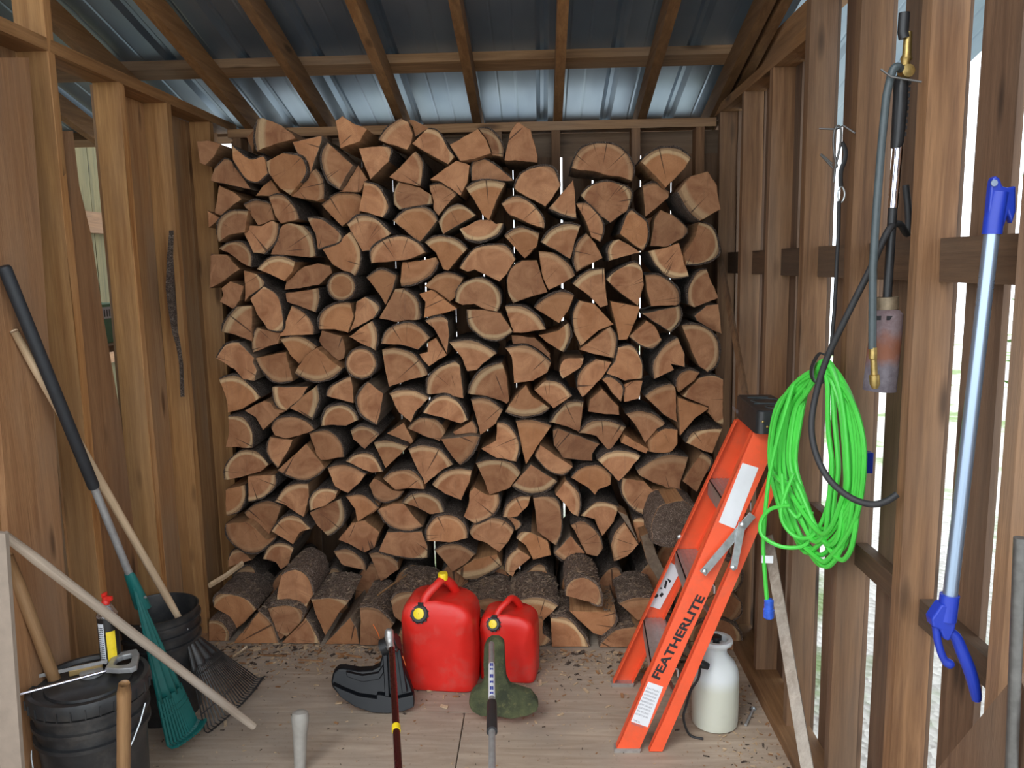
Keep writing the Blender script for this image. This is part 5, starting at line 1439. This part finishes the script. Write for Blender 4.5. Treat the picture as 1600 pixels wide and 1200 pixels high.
def jerrycan(label, c, a, b, h, yaw, name='fuel_can', big=True):
    root = thing(name, label, 'fuel can', c); R = Matrix.Rotation(rad(yaw), 3, 'Z'); rings = []
    prof = [(0, .90), (.012, .97), (.03, 1.0), (.10, 1.0), (.30, .995), (.55, .99), (.76, .99), (.86, .975), (.93, .93), (.975, .86), (1.0, .76)]
    for t_, s_ in prof:
        z = t_ * h; ring_ = []
        top = max(0, (t_ - .78) / .22)
        for k in range(44):
            an = 2 * math.pi * k / 44; ca_, sa = math.cos(an), math.sin(an); e = .30
            w = math.sin(min(1, max(0, (t_ - .10) / .74)) * math.pi)
            x = (abs(ca_) ** e) * (1 if ca_ >= 0 else -1); y = (abs(sa) ** e) * (1 if sa >= 0 else -1)
            # chamfered corners, deepest at mid height, so the broad face is waisted
            lim = 1.86 - .34 * w; q_ = abs(x) + abs(y)
            if q_ > lim: x *= lim / q_; y *= lim / q_
            x *= a * s_ * (1 + .03 * w); y *= b * s_ * (1 + .05 * w)
            zz = z - (.0 if top == 0 else top * .10 * h * max(0, x / a) ** 2) - (top * .05 * h * (-min(0, x / a)) ** 2)
            ring_.append(Vector(c) + R @ Vector((x, y, zz)))
        rings.append(ring_)
    m = MB(); m.loft(rings); body = m.build('body', M['red_can'], root, True)
    L = lambda x, y, z: Vector(c) + R @ Vector((x * a, y * b, z * h))
    m = MB(); sc = 1 if big else .78
    P = spline([L(-.42, -.80, .86), L(-.30, -.62, 1.02), L(-.06, -.35, 1.12), L(.08, -.05, 1.155), L(.22, .25, 1.09), L(.32, .6, .95)], 7)
    m.tube(P, [(.019 - .004 * math.sin(math.pi * i / (len(P) - 1))) * sc for i in range(len(P))], 14); m.build('handle', M['red_can'], root, True)
    if big:
        q = L(.08, -.03, 1.165); m = MB(); m.lathe([(.018, -.004), (.019, .014), (.017, .022), (.003, .023)], q, n=18); m.build('vent_cap', M['yellow_cap'], root, True)
    q = L(-.42, -.84, .86); ax = (R @ Vector((-.12, -1, .45))).normalized()
    m = MB(); m.lathe([(.024 * sc, -.012), (.033 * sc, -.002), (.034 * sc, .014), (.030 * sc, .018), (.022 * sc, .018)], q, ax, 26); col = m.build('collar', M['black_plastic'], root, True)
    m = MB()
    for k in range(12):
        an = math.pi * 2 * k / 12; u = ax.orthogonal().normalized(); v = ax.cross(u); d = u * math.cos(an) + v * math.sin(an); m.obox(q + ax * .006 + d * .0345 * sc, d * .002, ax * .008, ax.cross(d) * .003)
    m.build('collar_grip', M['black_plastic'], col)
    m = MB(); m.lathe([(.0205 * sc, .016), (.020 * sc, .022), (.017 * sc, .023), (.001, .0225)], q, ax, 22, caps=False); m.build('spout_disc', M['yellow_cap'], root, True)
    m = MB(); u = Vector((0, 0, 1)); m.obox(q + ax * .004 + (R @ Vector((.1, 0, 1))).normalized() * .036 * sc, ax * .006, (R @ Vector((1, 0, 0))) * .009, u * .008); m.build('collar_tab', M['black_plastic'], root)
    return root
c1 = Vector((-.385, 2.835, 0)); jerrycan('large red plastic fuel can with yellow spout disc and yellow vent cap', c1, .137, .100, .345, -6)
c2 = Vector((-.132, 2.885, 0)); jerrycan('smaller red plastic fuel can standing to the right of the large one', c2, .106, .082, .262, -8, big=False)

# ---- black string trimmer
def plate(name, P, yb, yt, th_, mat, parent, bev=.006, pb=1115, pt=1000):
    v = []
    for x, y in P:
        Yv = yb + (yt - yb) * (pb - y) / (pb - pt); p = at(x, y, Y=Yv); v.append(Vector((p.x, p.y, max(p.z, .003))))
    m = MB(); m.prism(v, (0, th_, th_ * .2)); o = m.build(name, mat, parent); b_ = o.modifiers.new('bevel', 'BEVEL'); b_.width = bev; b_.segments = 3; b_.limit_method = 'ANGLE'
    return o
tr = thing('string_trimmer', 'string trimmer with glossy black guard and dark maroon shaft lying on the floor', 'trimmer', at(582, 1112, Z=0))
OUT = [(594, 1010), (598, 1001), (624, 1001), (627, 1025), (631, 1047), (640, 1069), (646, 1088), (647, 1105), (630, 1112), (605, 1115), (582, 1114), (555, 1105), (532, 1090), (519, 1075), (517, 1066), (520, 1052), (528, 1045), (537, 1045), (560, 1049), (580, 1048), (592, 1042), (596, 1028)]
gd = plate('guard', OUT, 2.60, 2.70, .03, M['guard_black'], tr)
plate('guard_rim', [(519, 1070), (535, 1078), (560, 1088), (588, 1092), (588, 1086), (594, 1086), (620, 1092), (646, 1086), (647, 1105), (630, 1112), (605, 1115), (582, 1114), (555, 1105), (532, 1090)], 2.585, 2.69, .02, M['guard_black'], gd, .003)
plate('guard_ridge', [(540, 1050), (566, 1056), (590, 1052), (598, 1040), (600, 1050), (592, 1062), (566, 1066), (542, 1058)], 2.592, 2.692, .012, M['guard_black'], gd, .003)
for P in ([(597, 1008), (604, 1008), (608, 1090), (601, 1090)], [(618, 1008), (624, 1008), (636, 1082), (628, 1084)]):
    plate('guard_ridge', P, 2.588, 2.688, .012, M['guard_black'], gd, .003)
m = MB(); m.tube(spline(pts3([(609, 983, 2.66), (608, 990, 2.66), (609, 1002, 2.65), (611, 1014, 2.63)]), 4), [.008, .012, .0145, .016, .0165, .017, .0165, .015, .014, .0135, .014, .015, .014], 16); m.build('gear_housing', M['alu'], tr, True)
m = MB(); m.tube(pts3([(603, 1010, 2.64), (621, 1016, 2.63)]), .007, 10); m.tube(pts3([(597, 1012, 2.68), (622, 1002, 2.68)]), .03, 14); m.build('head', M['black_plastic'], tr, True)
m = MB(); a = at(612, 1014, Y=2.60); b = at(622, 1190, Y=1.95); m.tube([a, b, b + (b - a) * .5], .0105, 16); m.build('shaft', M['maroon'], tr, True)
m = MB(); p = a + (b - a) * .74; q = a + (b - a) * .78; m.tube([p, q], .0125, 16); m.build('shaft_band', M['yellow_cap'], tr, True)
m = MB(); m.tube(pts3([(593, 997, 2.66), (590, 988, 2.65), (583, 976, 2.64)]), .0012, 5); m.tube(pts3([(629, 1025, 2.60), (634, 1040, 2.58)]), .0012, 5); m.build('trimmer_line', M['orange_line'], tr)
e = a + (b - a) * 1.5; m = MB(); m.box(e.x - .09, e.x + .09, e.y - .25, e.y, .0, e.z + .05); pw = m.build('engine_housing', M['black_plastic'], tr); b_ = pw.modifiers.new('bevel', 'BEVEL'); b_.width = .03; b_.segments = 3
# ---- moss-caked trimmer
t2 = thing('string_trimmer', 'string trimmer whose guard is caked in dried green grass, grey shaft with a sticker', 'trimmer', at(790, 1120, Z=0))
OUT = [(756, 1016), (760, 1006), (768, 1001), (780, 1001), (788, 1008), (789, 1040), (791, 1062), (797, 1075), (812, 1080), (830, 1086), (842, 1102), (840, 1112), (824, 1120), (800, 1125), (775, 1121), (752, 1121), (737, 1113), (732, 1102), (734, 1090), (742, 1080), (752, 1075), (756, 1064), (755, 1040)]
plate('guard', OUT, 2.52, 2.66, .035, M['moss'], t2, .012)
m = MB(); a = at(768, 1006, Y=2.60); b = at(769, 1195, Y=1.90); m.tube([a, b, b + (b - a) * .5], .0095, 16); m.build('shaft', M['steel_grey'], t2, True)
st_ = MB(); p = a + (b - a) * .22; q = a + (b - a) * .52; st_.tube([p, q], .0102, 16); sk = st_.build('sticker', M['label_white'], t2, True)
m = MB()
for i, fr in enumerate((.06, .2, .42, .6, .78, .92)):
    c_ = p + (q - p) * fr; m.obox(c_ + Vector((0, -.004, .0095)), (.005, 0, 0), (q - p) * (.028 if i % 2 else .05), (0, 0, .0007))
m.build('sticker_print', M['blue_plastic'], sk)
p = a + (b - a) * .55; q = a + (b - a) * .78; m = MB(); m.tube([p, p + (q - p) * .05, q], [.010, .0145, .0155], 16); m.build('shaft_sleeve', M['black_rubber'], t2, True)
e = a + (b - a) * 1.5; m = MB(); m.box(e.x - .09, e.x + .09, e.y - .25, e.y, .0, e.z + .05); pw = m.build('engine_housing', M['black_plastic'], t2); b_ = pw.modifiers.new('bevel', 'BEVEL'); b_.width = .03; b_.segments = 3

# ---- kindling sticks on the front logs
def stick(P, r, label, mat='handle_wood'):
    m = MB(); v = pts3(P); m.tube(v, r, 5, flat=.6); o = m.build('wood_splinter', M[mat]); return tag(o, label, 'stick')
stick([(327, 915, 3.03), (352, 900, 3.12), (379, 880, 3.22)], .012, 'pale split stick resting on the front logs by the open bucket')
stick([(590, 930, 2.98), (612, 914, 3.06), (636, 898, 3.16)], .004, 'thin reddish stick lying on the front logs left of the large red can', 'handle_dark')
stick([(364, 1026, 2.99), (376, 1018, 3.03), (386, 1010, 3.05)], .005, 'small pale splinter on the floor beside the black rake tines')

# ---- wood chips and bark crumbs, far too many to count
rg = random.Random(21); m = MB()
def chip(p, s, n=Vector((0, 0, 1))):
    a = rg.uniform(0, 6.28); u = Vector((math.cos(a), math.sin(a), rg.uniform(-.2, .2))) * s; v = Vector((-math.sin(a), math.cos(a), rg.uniform(-.3, .3))) * s * rg.uniform(.15, .5)
    w = Vector((0, 0, max(.0006, s * .12))); p = p + w * 1.1 + Vector((0, 0, abs(u.z) + abs(v.z)))
    m.obox(p, u, v, w, rg.choice((0, 0, 1, 2)))
for i in range(2600):
    x = rg.uniform(-1.38, .72); d = rg.expovariate(1 / .13); y = 3.06 - .05 * x - d
    if y < 1.4: continue
    chip(Vector((x, y, .0005)), rg.choice((.002, .003, .004, .006, .011)) * rg.uniform(.6, 1.3))
for i in range(420): chip(Vector((rg.uniform(.55, .78), rg.uniform(2.2, 3.3), .0005)), rg.uniform(.002, .008))
for i in range(500): chip(Vector((rg.uniform(-1.3, .7), rg.uniform(1.8, 2.9), .0005)), rg.uniform(.0015, .005))
ch = m.build('wood_chips', [M['handle_wood'], M['split'], M['bark']]); tag(ch, 'litter of bark crumbs and wood chips scattered over the plywood floor', 'debris', kind='stuff')
for i, lb_ in enumerate(('leftmost of the flat brown splinters before the bottom logs', 'flat brown splinter on the floor below the third front log', 'flat brown splinter nearest the black trimmer guard')):
    a = at(425 + 60 * i, 1024 + 8 * (i % 2), Z=.004); an = rg.uniform(-.3, .3); m = MB(); u = Vector((math.cos(an), math.sin(an), 0)) * rg.uniform(.03, .06)
    m.obox(a, u, Vector((-u.y, u.x, 0)).normalized() * .004, (0, 0, .0025)); o = m.build('wood_splinter', M['split']); tag(o, lb_, 'stick', 'splinters before the stack')
# chips lying on the tops of the front logs
m = MB(); dg = bpy.context.evaluated_depsgraph_get(); dg.update()
n_ = 0
for i in range(6500):
    x = rg.uniform(-1.32, .62); y = rg.uniform(3.04, 3.36)
    hit, loc, nr_, _, ho, _ = SC.ray_cast(dg, Vector((x, y, .36)), Vector((0, 0, -1)))
    if hit and loc.z > .05 and nr_.z > .45 and ('log' in ho.name or 'bark' in ho.name):
        chip(loc + Vector((0, 0, .0008)), rg.choice((.002, .003, .004, .007)) * rg.uniform(.6, 1.4)); n_ += 1
if n_: ch = m.build('bark_litter', [M['split_grey'], M['dusty_bark'], M['dusty_bark']]); tag(ch, 'bark flakes and splinters scattered on top of the front logs', 'debris', kind='stuff')
